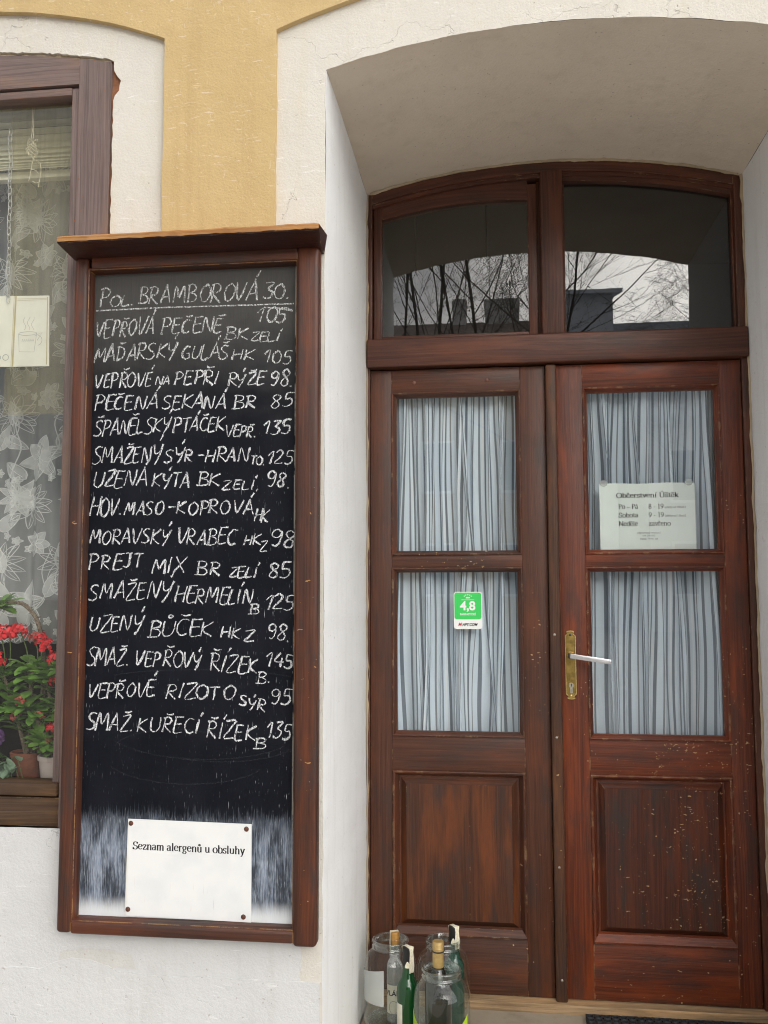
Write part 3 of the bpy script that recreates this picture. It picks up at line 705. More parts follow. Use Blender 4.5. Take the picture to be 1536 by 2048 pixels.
# side walls and vaulted top of the doorway
b = NB()
YB = D+.14
ys = [0, .006, .02]+lsp(.05, YB, 14)
def rv(path, nrm):
    rows = []
    for (x, z) in path:
        row = []
        for y in ys:
            f = max(0.0, 1-y/.05)        # the wobble of the corner dies away inside
            w_ = .0025*mnoise.noise(Vector((x*5+z*5, y*6, 3.3)))
            px, pz = nrm(x, z)
            round_ = .004*max(0, 1-y/.012)**2
            row.append(b.verts.new((x-px*0+px*w_, y, z+pz*w_)))
        rows.append(row)
    for i in range(len(rows)-1):
        for k in range(len(ys)-1): face(b, [rows[i][k], rows[i][k+1], rows[i+1][k+1], rows[i+1][k]], None, b_mi)
b_mi = 0
rv(L1, lambda x, z: (1, 0)); rv(R1[::-1], lambda x, z: (-1, 0))
obj('doorway_reveal', b, 'reveal', house, smooth=.9)
b = NB(); rv(ai, lambda x, z: (0, -1)); obj('doorway_vault', b, 'soffit', house, smooth=.9)
# crumbly mortar round the door frame
b = NB()
def mortar(path, nrm, k0):
    for i in range(len(path)-1):
        p, q = path[i], path[i+1]
        t0 = .004+.0075*abs(mnoise.noise(Vector((i*.37, k0, 0)))); t1 = .004+.0075*abs(mnoise.noise(Vector(((i+1)*.37, k0, 0))))
        n0, n1 = nrm(*p), nrm(*q)
        y0, y1 = D-.010-.008*mnoise.noise(Vector((i*.5, k0, 4))), D-.010-.008*mnoise.noise(Vector(((i+1)*.5, k0, 4)))
        a = (p[0]+n0[0]*.001, y0, p[1]+n0[1]*.001); c = (q[0]+n1[0]*.001, y1, q[1]+n1[1]*.001)
        d_ = (q[0]+n1[0]*t1, D-.0005, q[1]+n1[1]*t1); e = (p[0]+n0[0]*t0, D-.0005, p[1]+n0[1]*t0)
        quad(b, a, c, d_, e)
mortar([(x, z) for x, z in ai[1:-1]], lambda x, z: (0, -1), 1); mortar(L1[6:], lambda x, z: (1, 0), 2); mortar(R1[6:], lambda x, z: (-1, 0), 3)
obj('mortar_joint', b, 'mortar', house, smooth=.9)

# cream surround of the window
b = NB()
zz = lsp(.70, 2.737, 150)
def win_edge(z, k):
    v = .0015+wob(z, k, .0030, 30.0)+.0024*mnoise.noise(Vector((z*130, k, 0)))
    return v
def bite(z):    # a piece of plaster broken out beside the frame
    t = (z-2.672)/.034
    return .019*max(0.0, 1-t*t)*(1+.5*mnoise.noise(Vector((z*70, 3, 3)))+.35*mnoise.noise(Vector((z*210, 3, 3))))
A = [(-.575+.0035+win_edge(z, 21)+bite(z), z) for z in zz]; B = [(-.405, z) for z in zz]
bridge(b, A, B)
A2 = [(-1.425-.0035+win_edge(z, 22), z) for z in zz]; B2 = [(-1.595, z) for z in zz]
bridge(b, B2, A2)
wi = [(-1.425+.85*i/120, win_in(-1.425+.85*i/120)+.0055+.0035*mnoise.noise(Vector((i*.31, 5, 1)))+.003*mnoise.noise(Vector((i*.9, 5, 2)))) for i in range(121)]
wo = [(-1.595+1.19*i/120, win_out(max(-1.575, min(-.425, -1.595+1.19*i/120)))+.02) for i in range(121)]
wi[0] = A2[-1]; wi[-1] = A[-1]
bridge(b, wo, wi)
for tri in (((-1.595, 2.737), A2[-1], wo[0]), (A[-1], (-.405, 2.737), wo[-1])): face(b, [b.verts.new((x, 0, z)) for x, z in tri])
# the depth of the broken edge
for P_ in (A, wi, A2):
    for p, q in zip(P_, P_[1:]): quad(b, (p[0], 0, p[1]), (q[0], 0, q[1]), (q[0], .05, q[1]), (p[0], .05, p[1]))
bmesh.ops.remove_doubles(b, verts=b.verts[:], dist=1e-5)
obj('window_surround', b, 'white', house)
b = NB()
mr = []
for i, z in enumerate(lsp(.72, 2.75, 200)):
    mr.append((-.5775, z)); 
rows = [[b.verts.new((-.590+.05*k/5, .010+.004*mnoise.noise(Vector((z*60, k*.8, 0))), z)) for k in range(6)] for z in lsp(.72, 2.75, 160)]
for i in range(len(rows)-1):
    for k in range(5): face(b, [rows[i][k], rows[i][k+1], rows[i+1][k+1], rows[i+1][k]], None, 1)
rows = [[b.verts.new((x, .008+.004*mnoise.noise(Vector((x*60, k*.8, 6))), win_in(x)-.012+.03*k/4)) for k in range(5)] for x in lsp(-1.42, -.58, 120)]
for i in range(len(rows)-1):
    for k in range(4): face(b, [rows[i][k], rows[i][k+1], rows[i+1][k+1], rows[i+1][k]])
obj('broken_plaster', b, ['mortar', 'brick'], house)

# white base of the wall
b = NB()
xs = lsp(-2.6, -.150, 60)
strip_sheet(b, [x for x in xs], lambda x: .0, lambda x: .70+wob(x, 31, .0, 9) if not (-1.43 < x < -.57) else .752+.004*mnoise.noise(Vector((x*40, 2, 2))), 10, 0.0)
# skim coat on the lowest part, with a ragged top
top = lambda x: .418+.010*mnoise.noise(Vector((x*9, 1, 8)))+.005*mnoise.noise(Vector((x*41, 1, 8)))+(.028 if -.70 < x < -.50 else 0)*max(0, 1-((x+.60)/.1)**2)
xs2 = lsp(-2.6, -.006, 160)
strip_sheet(b, xs2, lambda x: .0, top, 6, -.0030)
for x0, x1 in zip(xs2, xs2[1:]): quad(b, (x0, -.0030, top(x0)), (x1, -.0030, top(x1)), (x1, .001, top(x1)), (x0, .001, top(x0)))
zq = lsp(.40, .70, 24)
for za, zb_ in zip(zq, zq[1:]): quad(b, (-.20, -.0015, za), (-.052+wob(za, 41, .006, 30), -.0015, za), (-.052+wob(zb_, 41, .006, 30), -.0015, zb_), (-.20, -.0015, zb_))
bmesh.ops.remove_doubles(b, verts=b.verts[:], dist=1e-5)
obj('plinth', b, 'plinth', house)
b = NB()
strip_sheet(b, lsp(1.372, 2.8, 10), lambda x: 0.0, lambda x: .70, 4, 0.0)
obj('plinth', b, 'plinth', house)
# grey scar where the skim has come off under the menu board
b = NB()
pts = [(-.655, .436), (-.60, .431), (-.56, .423), (-.51, .430), (-.455, .428), (-.463, .447), (-.47, .462), (-.53, .472), (-.60, .470), (-.65, .462)]
face(b, [b.verts.new((x, -.0015, z)) for x, z in pts])
obj('bare_patch', b, 'mortar_grey' if 'mortar_grey' in M else M.setdefault('mortar_grey', plaster('grey_mortar_scar', (.60, .585, .55), (.66, .645, .61), (.46, .43, .38), None, 0)), house)

# dark room behind the door and the window
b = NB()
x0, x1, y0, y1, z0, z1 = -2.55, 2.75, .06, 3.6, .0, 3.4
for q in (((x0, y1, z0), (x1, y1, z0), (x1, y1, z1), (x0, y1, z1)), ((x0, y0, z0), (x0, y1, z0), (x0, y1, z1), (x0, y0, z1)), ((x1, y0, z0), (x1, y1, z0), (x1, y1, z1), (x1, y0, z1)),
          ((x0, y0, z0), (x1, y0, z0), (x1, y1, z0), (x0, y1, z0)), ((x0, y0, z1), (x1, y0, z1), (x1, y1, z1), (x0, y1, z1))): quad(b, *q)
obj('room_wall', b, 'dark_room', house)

# step and pavement
b = NB(); plank(b, .004, 1.218, .012, D+.02, -.02, .06, 'x', .006)
g = obj('doorstep', b, 'stone', house)
b = NB()
for i in range(24):
    for j in range(24): pass
S_ = 120.0
quad(b, (-S_, -S_, -.002), (S_, -S_, -.002), (S_, 6, -.002), (-S_, 6, -.002))
o = obj('ground', b, 'paving'); o['kind'] = 'structure'

# ------------------------------------------------------------------ door frame with its two top lights
fr = None
b = NB()
plank(b, .0025, .0105, D, D+.07, .06, 2.0715, 'z', .0015)
plank(b, 1.1995, 1.2195, D, D+.07, .06, 2.0715, 'z', .002)
plank(b, .0025, .0190, D, D+.07, 2.165, 2.672, 'z', .003)
plank(b, 1.1935, 1.2195, D, D+.07, 2.165, 2.668, 'z', .003)
plank(b, .0025, 1.2195, D-.020, D+.065, 2.0715, 2.1675, 'x', .006, seg=3)
plank(b, .5790, .6520, D-.004, D+.06, 2.1670, 2.722, 'z', .005, seg=3)
def arcband(b, xs, top, bot, y0, y1, mi=0, up=False):
    ou = R.uniform(0, 9)
    for xa, xb in zip(xs, xs[1:]):
        quad(b, (xa, y0, bot(xa)), (xb, y0, bot(xb)), (xb, y0, top(xb)), (xa, y0, top(xa)), mi, [(bot(xa), xa), (bot(xb), xb), (top(xb), xb), (top(xa), xa)] if up else [(xa+ou, 0), (xb+ou, 0), (xb+ou, top(xb)-bot(xb)), (xa+ou, top(xa)-bot(xa))])
        quad(b, (xa, y1, bot(xa)), (xb, y1, bot(xb)), (xb, y0, bot(xb)), (xa, y0, bot(xa)), mi, [(xa+ou, .3), (xb+ou, .3), (xb+ou, .3+y1-y0), (xa+ou, .3+y1-y0)])
xsA = lsp(.004, 1.218, 60)
arcband(b, xsA, lambda x: arch_in(x)-.0045, lambda x: arch_in(x)-.038, D+.001, D+.075)
arcband(b, xsA, lambda x: arch_in(x)-.038, lambda x: arch_in(x)-.050, D+.010, D+.075)
fr = obj('door_frame', b, 'wood_frame', house, smooth=.6)
# opening light on the left: a narrow sash standing a little back
b = NB()
ys0, ys1 = D+.022, D+.060
plank(b, .0205, .0490, ys0, ys1, 2.1690, 2.640, 'z', .003); plank(b, .5385, .5680, ys0, ys1, 2.1690, 2.690, 'z', .003); plank(b, .5680, .5800, ys0+.010, ys1, 2.167, 2.70, 'z', .001); plank(b, .0490, .5385, ys0, ys1, 2.1690, 2.1870, 'x', .003)
arcband(b, lsp(.049, .5385, 24), lambda x: arch_in(x)-.046, lambda x: 2.594+(x-.049)*.096-.02*((x-.29)/.25)**2+.016, ys0+.004, ys1)
sash = obj('transom_sash', b, 'wood_frame', fr, smooth=.6)
def pane_arc(xs, top, z0, y):
    b = NB()
    for xa, xb in zip(xs, xs[1:]): quad(b, (xa, y, z0), (xb, y, z0), (xb, y, top(xb)), (xa, y, top(xa)))
    return b
obj('transom_pane', pane_arc(lsp(.045, .543, 20), lambda x: arch_in(x)-.060, 2.180, D+.036), 'pane', fr)
obj('transom_pane', pane_arc(lsp(.652, 1.194, 20), lambda x: arch_in(x)-.045, 2.166, D+.036), 'pane', fr)
# glazing beads of the fixed light
b = NB()
plank(b, .6520, .6580, D+.014, D+.034, 2.1680, 2.690, 'z', .002); plank(b, 1.1870, 1.1930, D+.014, D+.034, 2.168, 2.640, 'z', .002); plank(b, .6580, 1.1870, D+.014, D+.034, 2.1675, 2.1725, 'x', .002)
arcband(b, lsp(.652, 1.193, 30), lambda x: arch_in(x)-.050, lambda x: arch_in(x)-.066, D+.014, D+.036)
obj('glazing_bead', b, 'wood_frame', fr, smooth=.6)
# panelling of the lobby seen dimly through the top lights
b = NB()
for k in range(3): plank(b, -.20+.30*k, .095+.30*k, 1.55, 1.57, 2.0, 3.2, 'z', .004)
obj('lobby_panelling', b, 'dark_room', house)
b = NB(); plank(b, .003, 1.219, D-.030, D+.09, .058, .0865, 'x', .004, seg=3)
obj('threshold', b, 'wood_threshold', house)

# ------------------------------------------------------------------ the two door leaves
yl, yb = D+.010, D+.052
def leaf(name, x0, x1, gx0, gx1, ox0, ox1, px0, px1, wm, pm, lab):
    b = NB()
    plank(b, x0, ox0, yl, yb, .0885, 2.0665, 'z', .0022); plank(b, ox1, x1, yl, yb, .0885, 2.0665, 'z', .0022)
    for z0, z1 in ((1.990, 2.0665), (1.4105, 1.4515), (.764, .8720), (.0890, .2580)): plank(b, ox0, ox1, yl+.0006, yb, z0, z1, 'x', .0014)
    lf = obj(name, b, wm, house, smooth=.6); lf['label'] = lab
    for z0, z1, g0, g1 in ((1.4515, 1.990, 1.467, 1.9735), (.8720, 1.4105, .888, 1.395)):
        b = NB()
        ring(b, ox0-.0005, ox1+.0005, z0-.0005, z1+.0005, [(0, yl+.004), (.0006, yl-.0035), (.003, yl-.0045), (.0055, yl-.003), (.0075, yl+.002), (.0115, yl+.010), (.0150, yl+.014), (.0153, yl+.026)])
        obj('glazing_moulding', b, wm, lf, smooth=.5)
        b = NB(); quad(b, (gx0-.006, yl+.020, g0-.006), (gx1+.006, yl+.020, g0-.006), (gx1+.006, yl+.020, g1+.006), (gx0-.006, yl+.020, g1+.006))
        obj('door_pane', b, 'pane', lf)
    b = NB()
    ring(b, px0, px1, .258, .7645, [(0, yl+.002), (.0008, yl-.004), (.004, yl-.006), (.008, yl-.004), (.012, yl+.004), (.018, yl+.016), (.020, yl+.022), (.026, yl+.022)])
    obj('panel_moulding', b, wm, lf, smooth=.5)
    b = NB()          # bigger ledge along the bottom of the panel
    pr_ = [(yl+.000, .256), (yl-.008, .259), (yl-.009, .264), (yl+.004, .284), (yl+.014, .288)]
    ou = R.uniform(0, 9)
    for (ya, za), (yb_, zb) in zip(pr_, pr_[1:]): quad(b, (px0+.002, ya, za), (px1-.002, ya, za), (px1-.002-(zb-.256)*.5, yb_, zb), (px0+.002+(zb-.256)*.5, yb_, zb), 0, [(px0+ou, za), (px1+ou, za), (px1+ou, zb), (px0+ou, zb)])
    obj('panel_ledge', b, wm, lf, smooth=.5)
    b = NB()          # raised panel glued up from boards
    q0, q1, r0, r1 = px0+.025, px1-.025, .284, .7395
    ring(b, q0, q1, r0, r1, [(0, yl+.022), (.004, yl+.020), (.016, yl+.0105), (.018, yl+.0085)])
    f0, f1, s0, s1 = q0+.018, q1-.018, r0+.018, r1-.018
    cuts = [f0, f0+(f1-f0)*.60, f1] if 'brown' in lab else [f0, f0+(f1-f0)*.34, f0+(f1-f0)*.66, f1]
    for ca, cb in zip(cuts, cuts[1:]): plank(b, ca, cb, yl+.0083, yl+.02, s0, s1, 'z', .0007, seg=1)
    obj('door_panel', b, pm, lf, smooth=.5)
    return lf
l1 = leaf('door', .0115, .5845, .097, .488, .0825, .5030, .0820, .5035, 'wood_left', 'wood_panel_l', 'dull brown door leaf behind the jars')
l2 = leaf('door', .6205, 1.1975, .720, 1.113, .7035, 1.1300, .7030, 1.1305, 'wood_right', 'wood_panel_r', 'redder scratched door leaf with the handle')
b = NB(); plank(b, .5855, .6205, D-.012, yl+.004, .0770, 2.0660, 'z', .0075, seg=3)
ast = obj('cover_strip', b, 'wood_strip', l2, smooth=.6)
for x, z in ((.1583, 2.0235), (.398, 2.0245)):
    b = NB(); dome(b, (x, yl, z), .0058, .003); obj('screw', b, 'screw', l1, smooth=3.2)
for x, z in ((.600, 1.1975), (.601, .8787), (.602, .4847), (.604, .15)):
    b = NB(); dome(b, (x, D-.012, z), .0042, .0016); obj('screw', b, 'steel', l2, smooth=3.2)

# brass plate, lever and lock cylinder
b = NB()
cx_, zt, zb_ = .6497, 1.2105, .9940
half = [(0, 1.0), (.55, .995), (.72, .955), (.62, .93), (.66, .90), (.98, .86), (1.0, .84)]
def plate(s, y, b, mi):
    H = (zt-zb_)/2; zc = (zt+zb_)/2; W = .0175*s
    pts = []
    prof = [(0.0, 1.0), (.45, .992), (.78, .962), (.62, .928), (.60, .905), (.75, .880), (1.0, .850), (1.0, .45), (1.0, 0.0)]
    k = (H-.0175*(1-s))/H
    rt = [(W*a, H*k*c) for a, c in prof]
    pts = rt+[(a, -c) for a, c in rt[::-1][1:]]+[(-a, -c) for a, c in rt[1:]]+[(-a, c) for a, c in rt[::-1][1:-1]]
    return [b.verts.new((cx_+a, y, zc+c)) for a, c in pts]
p0, p1, p2, p3 = plate(1.0, yl, b, 0), plate(.97, yl-.0045, b, 0), plate(.80, yl-.0048, b, 0), plate(.74, yl-.0030, b, 0)
for A_, B_, mi in ((p0, p1, 1), (p1, p2, 1), (p2, p3, 1)):
    m_ = len(A_)
    for i in range(m_): face(b, [A_[i], A_[(i+1) % m_], B_[(i+1) % m_], B_[i]], None, mi)
face(b, p3, None, 0)
pl = obj('handle_plate', b, ['brass', 'brass_edge'], l2, smooth=.5)
for z, mm in ((1.196, 'alu_dark'), (1.0068, 'brass_edge')):
    b = NB(); dome(b, (cx_, yl-.003, z), .0042, .0022); obj('plate_screw', b, mm, pl, smooth=3.2)
b = NB()     # round collar, square neck, flat lever tilted a little down
bmc = bmesh.new(); bmc.free()
for (r, y0, y1) in ((.0120, yl-.003, yl-.010), (.0100, yl-.010, yl-.012)):
    nn = 20; A_ = [b.verts.new((cx_+r*math.cos(2*PI*k/nn), y0, 1.1335+r*math.sin(2*PI*k/nn))) for k in range(nn)]; B_ = [b.verts.new((cx_+r*.94*math.cos(2*PI*k/nn), y1, 1.1335+r*.94*math.sin(2*PI*k/nn))) for k in range(nn)]
    for k in range(nn): face(b, [A_[k], A_[(k+1) % nn], B_[(k+1) % nn], B_[k]])
    face(b, B_)
obj('handle_collar', b, 'brass_edge', pl, smooth=.6)
b = NB()
plank(b, -.0085, .0085, -.046, 0, -.0075, .0075, 'x', .001); 
for v in b.verts: v.co = Vector((cx_+v.co.x, yl-.010+v.co.y, 1.1325+v.co.z))
nk = len(b.faces)
t = NB(); plank(t, -.006, .119, -.0085, 0.0, -.0074, .0074, 'x', .0012)
rot = Matrix.Rotation(math.radians(8.3), 3, 'Y')
for v in t.verts: v.co = rot @ v.co + Vector((cx_+.001, yl-.050, 1.1330))
for f in t.faces: f.material_index = 1
merge(b, t)
obj('door_handle', b, ['alu_dark', 'alu'], l2, smooth=.5)
b = NB()     # euro-profile cylinder
pts = [(.0082*math.cos(a), .0082*math.sin(a)) for a in [math.radians(-58+296*i/20) for i in range(21)]]
pts += [(-.0046, -.022), (-.002, -.0245), (.002, -.0245), (.0046, -.022)]
A_ = [b.verts.new((cx_+.0005+p[0], yl-.003, 1.0385+p[1])) for p in pts]; B_ = [b.verts.new((cx_+.0005+p[0]*.97, yl-.0075, 1.0385+p[1]*.98)) for p in pts]
for i in range(len(pts)): face(b, [A_[i], A_[(i+1) % len(pts)], B_[(i+1) % len(pts)], B_[i]])
face(b, B_)
k0 = [(-.0012, .005), (.0012, .005), (.0014, .001), (.0006, -.004), (-.0006, -.004), (-.0014, .001)]
face(b, [b.verts.new((cx_+.0005+x, yl-.0078, 1.0390+z)) for x, z in k0], None, 1)
obj('lock_cylinder', b, ['nickel', 'ink'], l2, smooth=.5)

# ------------------------------------------------------------------ the street window
b = NB()
for x0_, x1_ in ((-.6680, -.5775), (-1.4225, -1.3320)): plank(b, x0_, x1_, .004, .08, .752, 2.7370, 'z', .003)
arcband(b, lsp(-1.332, -.668, 30), lambda x: win_in(x)-.002, lambda x: 2.684, .0035, .07)
arcband(b, lsp(-.6675, -.5780, 8), lambda x: win_in(x)-.001, lambda x: .754, .0030, .07, 0, True)
wf = obj('window', b, 'wood_window', house, smooth=.6); wf['label'] = 'weathered grey brown street window'
b = NB()
plank(b, -.6905, -.6690, .010, .06, .860, 2.677, 'z', .004); plank(b, -1.331, -1.3095, .010, .06, .860, 2.677, 'z', .004); plank(b, -1.3095, -.6905, .010, .06, 2.6580, 2.6800, 'x', .004)
obj('window_sash', b, 'wood_window', wf, smooth=.6)
b = NB()
plank(b, -1.332, -.668, .006, .08, .754, .8250, 'x', .003); plank(b, -1.331, -.669, -.004, .07, .829, .8600, 'x', .006, seg=3)
obj('bottom_rail', b, 'wood_sill', wf, smooth=.6)
b = NB(); quad(b, (-1.318, .040, .852), (-.682, .040, .852), (-.682, .040, 2.668), (-1.318, .040, 2.668))
obj('window_pane', b, 'pane_window', wf)
b = NB(); plank(b, -1.45, -.55, .075, .42, .800, .832, 'x', .004)
obj('inner_sill', b, 'wood_sill', wf, smooth=.6)
# ------------------------------------------------------------------ chalk menu board
BX, BZ = -.325, .5125
board = thing('menu_board', 'tall brown framed chalkboard menu hung on the wall between window and doorway', 'menu board', (BX, 0, BZ))
yf = -.046
b = NB()
plank(b, -.6422, -.6060, yf, -.003, .520, 2.188, 'z', .010, seg=4)
plank(b, -.0625, -.0066, yf, -.003, .5125, 2.188, 'z', .010, seg=4)
plank(b, -.5990, -.0610, yf+.002, -.004, 2.1570, 2.188, 'x', .006, seg=3)
plank(b, -.6075, -.0600, yf+.002, -.004, .5185, .5470, 'x', .007, seg=3)
obj('frame', b, 'wood_board', board, smooth=.6)
b = NB()      # inner lip with the brighter worn edge
ring(b, -.6085, -.0600, .5450, 2.1590, [(0, yf+.006), (.004, yf+.008), (.007, yf+.018), (.0085, -.013)])
obj('inner_bead', b, 'wood_board', board, smooth=.5)
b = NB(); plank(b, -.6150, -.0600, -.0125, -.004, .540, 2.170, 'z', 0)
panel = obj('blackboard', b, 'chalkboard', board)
b = NB()      # little roof: bare worn lip over a dark coved underside
def roofprof(i): return None
sec = [(-.003, 2.2310), (-.118, 2.2150), (-.1215, 2.2110), (-.1215, 2.2005), (-.118, 2.1975), (-.104, 2.1960), (-.056, 2.1850), (-.003, 2.1820)]
def xin(y, z): return max(0.0, (2.197-z))*.6
Lr, Rr_ = [], []
nseg = 60
cols = []
for i in range(nseg+1):
    x = i/nseg; row = []
    for k, (y, z) in enumerate(sec):
        inn = xin(y, z); X = (-.6530+inn)+(.6500+.0105-2*inn)*x-(.0015 if k in (0,) else 0)
        jy = .003*mnoise.noise(Vector((X*16, k, 2)))+.0025*mnoise.noise(Vector((X*60, k, 5))) if 1 <= k <= 4 else 0
        jz = .0022*mnoise.noise(Vector((X*22, k, 7)))+.0015*mnoise.noise(Vector((X*70, k, 9))) if 1 <= k <= 3 else 0
        row.append(b.verts.new((X, y+jy, z+jz)))
    cols.append(row)
for i in range(nseg):
    for k in range(len(sec)-1):
        mi = 0 if k in (0, 1, 2) else 1
        s = k*.05
        face(b, [cols[i][k], cols[i][k+1], cols[i+1][k+1], cols[i+1][k]], [(cols[i][k].co.x, s), (cols[i][k+1].co.x, s+.03), (cols[i+1][k+1].co.x, s+.03), (cols[i+1][k].co.x, s)], mi)
for row in (cols[0], cols[-1][::-1]): face(b, row, [(v.co.y, v.co.z) for v in row], 1)
obj('cornice', b, ['wood_lip', 'wood_cornice'], board, smooth=.5)

CHALK = [
('pale',[('P', -0.589, 2.065, -0.5625, 2.0649, 0.0474), ('OL.', -0.5626, 2.0677, -0.4953, 2.0668, 0.0274), ('BRAMBOROVÁ', -0.4834, 2.0701, -0.1706, 2.0674, 0.0462), ('30.', -0.1568, 2.0737, -0.0854, 2.0675, 0.0394)]),
('pale',[('VEPŘOVÁ', -0.598, 1.9862, -0.4402, 1.9898, 0.0434), ('PEČENĚ', -0.4222, 1.9914, -0.2588, 1.9886, 0.0383), ('BK', -0.2529, 1.9713, -0.195, 1.9683, 0.03), ('ZELÍ', -0.188, 1.963, -0.1121, 1.9616, 0.022), ('105', -0.1724, 2.012, -0.0987, 2.0083, 0.036)]),
('pale',[('MAĎARSKÝ', -0.5996, 1.9216, -0.3841, 1.9274, 0.0394), ('GULÁŠ', -0.3666, 1.9213, -0.2476, 1.9205, 0.0342), ('HK', -0.2359, 1.9155, -0.1805, 1.916, 0.0253), ('105', -0.1506, 1.9058, -0.0865, 1.9015, 0.0302)]),
('',[('VEPŘOVÉ', -0.5954, 1.8543, -0.4431, 1.8568, 0.0373), ('NA', -0.4327, 1.8574, -0.396, 1.8577, 0.0194), ('PEPŘI', -0.3842, 1.8582, -0.2689, 1.8548, 0.0346), ('RÝŽE', -0.2466, 1.8509, -0.1509, 1.8503, 0.0302), ('98.', -0.1363, 1.8485, -0.077, 1.8422, 0.0387)]),
('',[('PEČENÁ', -0.5938, 1.7963, -0.4277, 1.7974, 0.0352), ('SEKANÁ', -0.4145, 1.7961, -0.2482, 1.7926, 0.034), ('BR', -0.2297, 1.7921, -0.17, 1.7928, 0.0319), ('85', -0.138, 1.791, -0.0776, 1.7921, 0.0363)]),
('',[('ŠPANĚLSKÝ', -0.5944, 1.7293, -0.3936, 1.7371, 0.0379), ('PTÁČEK', -0.3843, 1.7359, -0.252, 1.7383, 0.0338), ('VEPŘ.', -0.2495, 1.7224, -0.1715, 1.7183, 0.0271), ('135', -0.1533, 1.726, -0.0843, 1.7253, 0.0338)]),
('',[('SMAŽENÝ', -0.5949, 1.6604, -0.4155, 1.6624, 0.0413), ('SÝR-HRAN', -0.4052, 1.6604, -0.1882, 1.6571, 0.0337), ('TO.', -0.1845, 1.6508, -0.1471, 1.6483, 0.0197), ('125', -0.1435, 1.6527, -0.0779, 1.6488, 0.034)]),
('',[('UZENÁ', -0.5923, 1.6009, -0.4526, 1.5996, 0.0393), ('KÝTA', -0.4376, 1.5971, -0.3398, 1.5956, 0.0344), ('BK', -0.3168, 1.5988, -0.2606, 1.5966, 0.0315), ('ZELÍ,', -0.2545, 1.5893, -0.161, 1.5878, 0.0224), ('98.', -0.143, 1.5947, -0.0842, 1.5906, 0.0356)]),
('',[('HOV.', -0.5984, 1.5279, -0.5148, 1.5278, 0.0446), ('MASO', -0.5086, 1.5277, -0.4072, 1.5283, 0.0344), ('-KOPROVÁ', -0.3979, 1.5282, -0.1731, 1.5282, 0.0342), ('HK', -0.1729, 1.506, -0.1385, 1.5065, 0.0293)]),
('',[('MORAVSKÝ', -0.5987, 1.4555, -0.3882, 1.4565, 0.0371), ('VRABEC', -0.3719, 1.4537, -0.2194, 1.4533, 0.0366), ('HK', -0.2003, 1.4505, -0.156, 1.4484, 0.0266), ('Z', -0.1572, 1.433, -0.1392, 1.4329, 0.0242), ('98', -0.1326, 1.4482, -0.0733, 1.4451, 0.0379)]),
('',[('PREJT', -0.597, 1.3925, -0.4556, 1.3963, 0.0387), ('MIX', -0.433, 1.381, -0.349, 1.3807, 0.0366), ('BR', -0.3177, 1.3788, -0.2575, 1.3763, 0.0332), ('ZELÍ', -0.2356, 1.3714, -0.1655, 1.3712, 0.0242), ('85', -0.1372, 1.3693, -0.0835, 1.3691, 0.035)]),
('',[('SMAŽENÝ', -0.5949, 1.3163, -0.3846, 1.3189, 0.0425), ('HERMELÍN', -0.3725, 1.31, -0.1738, 1.3039, 0.038), ('B', -0.1848, 1.2821, -0.157, 1.2821, 0.0261), ('125', -0.1468, 1.2943, -0.0767, 1.2887, 0.0331)]),
('',[('UZENÝ', -0.5917, 1.2371, -0.4585, 1.2376, 0.0382), ('BŮČEK', -0.4389, 1.2263, -0.2734, 1.227, 0.0378), ('HK', -0.2517, 1.2227, -0.2057, 1.2212, 0.0261), ('Z', -0.1952, 1.2147, -0.1715, 1.2148, 0.0239), ('98.', -0.1394, 1.2215, -0.0793, 1.2153, 0.0372)]),
('',[('SMAŽ.', -0.5973, 1.1522, -0.4862, 1.154, 0.0419), ('VEPŘOVÝ', -0.4742, 1.1532, -0.3012, 1.1485, 0.0377), ('ŘÍZEK', -0.2798, 1.1427, -0.1599, 1.1368, 0.039), ('B.', -0.1615, 1.1153, -0.1272, 1.114, 0.0267), ('145', -0.1423, 1.1581, -0.0757, 1.1466, 0.0336)]),
('',[('VEPŘOVÉ', -0.5928, 1.0731, -0.4211, 1.0796, 0.0351), ('RIZOTO', -0.3944, 1.0743, -0.2173, 1.0744, 0.0347), ('SÝR', -0.2046, 1.0608, -0.143, 1.0454, 0.0249), ('95', -0.129, 1.0644, -0.0795, 1.0608, 0.035)]),
('',[('SMAŽ.', -0.5929, 0.9945, -0.4715, 0.9965, 0.0401), ('KUŘECÍ', -0.4614, 0.995, -0.3032, 0.9916, 0.0372), ('ŘÍZEK', -0.2864, 0.985, -0.1627, 0.977, 0.0395), ('B', -0.1669, 0.9591, -0.1404, 0.9596, 0.0221), ('135', -0.138, 0.9834, -0.0806, 0.9802, 0.0365)]),
]
yc = -.0129
for i, (st, words) in enumerate(CHALK):
    for wd in words:
        b = NB(); chalk_word(b, *wd, yc)
        o = obj('chalk_word', b, 'chalk_pale' if st else 'chalk', panel)
        o['label'] = 'chalk word reading '+wd[0]
    if i == 0:
        b = NB()
        for seg in ([(-.5961, 2.0568), (-.50, 2.0578), (-.4188, 2.0581), (-.25, 2.0562), (-.0762, 2.0542)], [(-.152, 2.0481), (-.11, 2.0425), (-.0784, 2.0359)], [(-.1335, 2.0464), (-.0807, 2.0395)]):
            pts = []
            for p, q in zip(seg, seg[1:]): pts += [(p[0]+(q[0]-p[0])*k/12, p[1]+(q[1]-p[1])*k/12) for k in range(12)]
            ribbon(b, pts+[seg[-1]], .0017, yc+.0001, 0, .3)
        obj('chalk_underline', b, 'chalk_pale', panel)
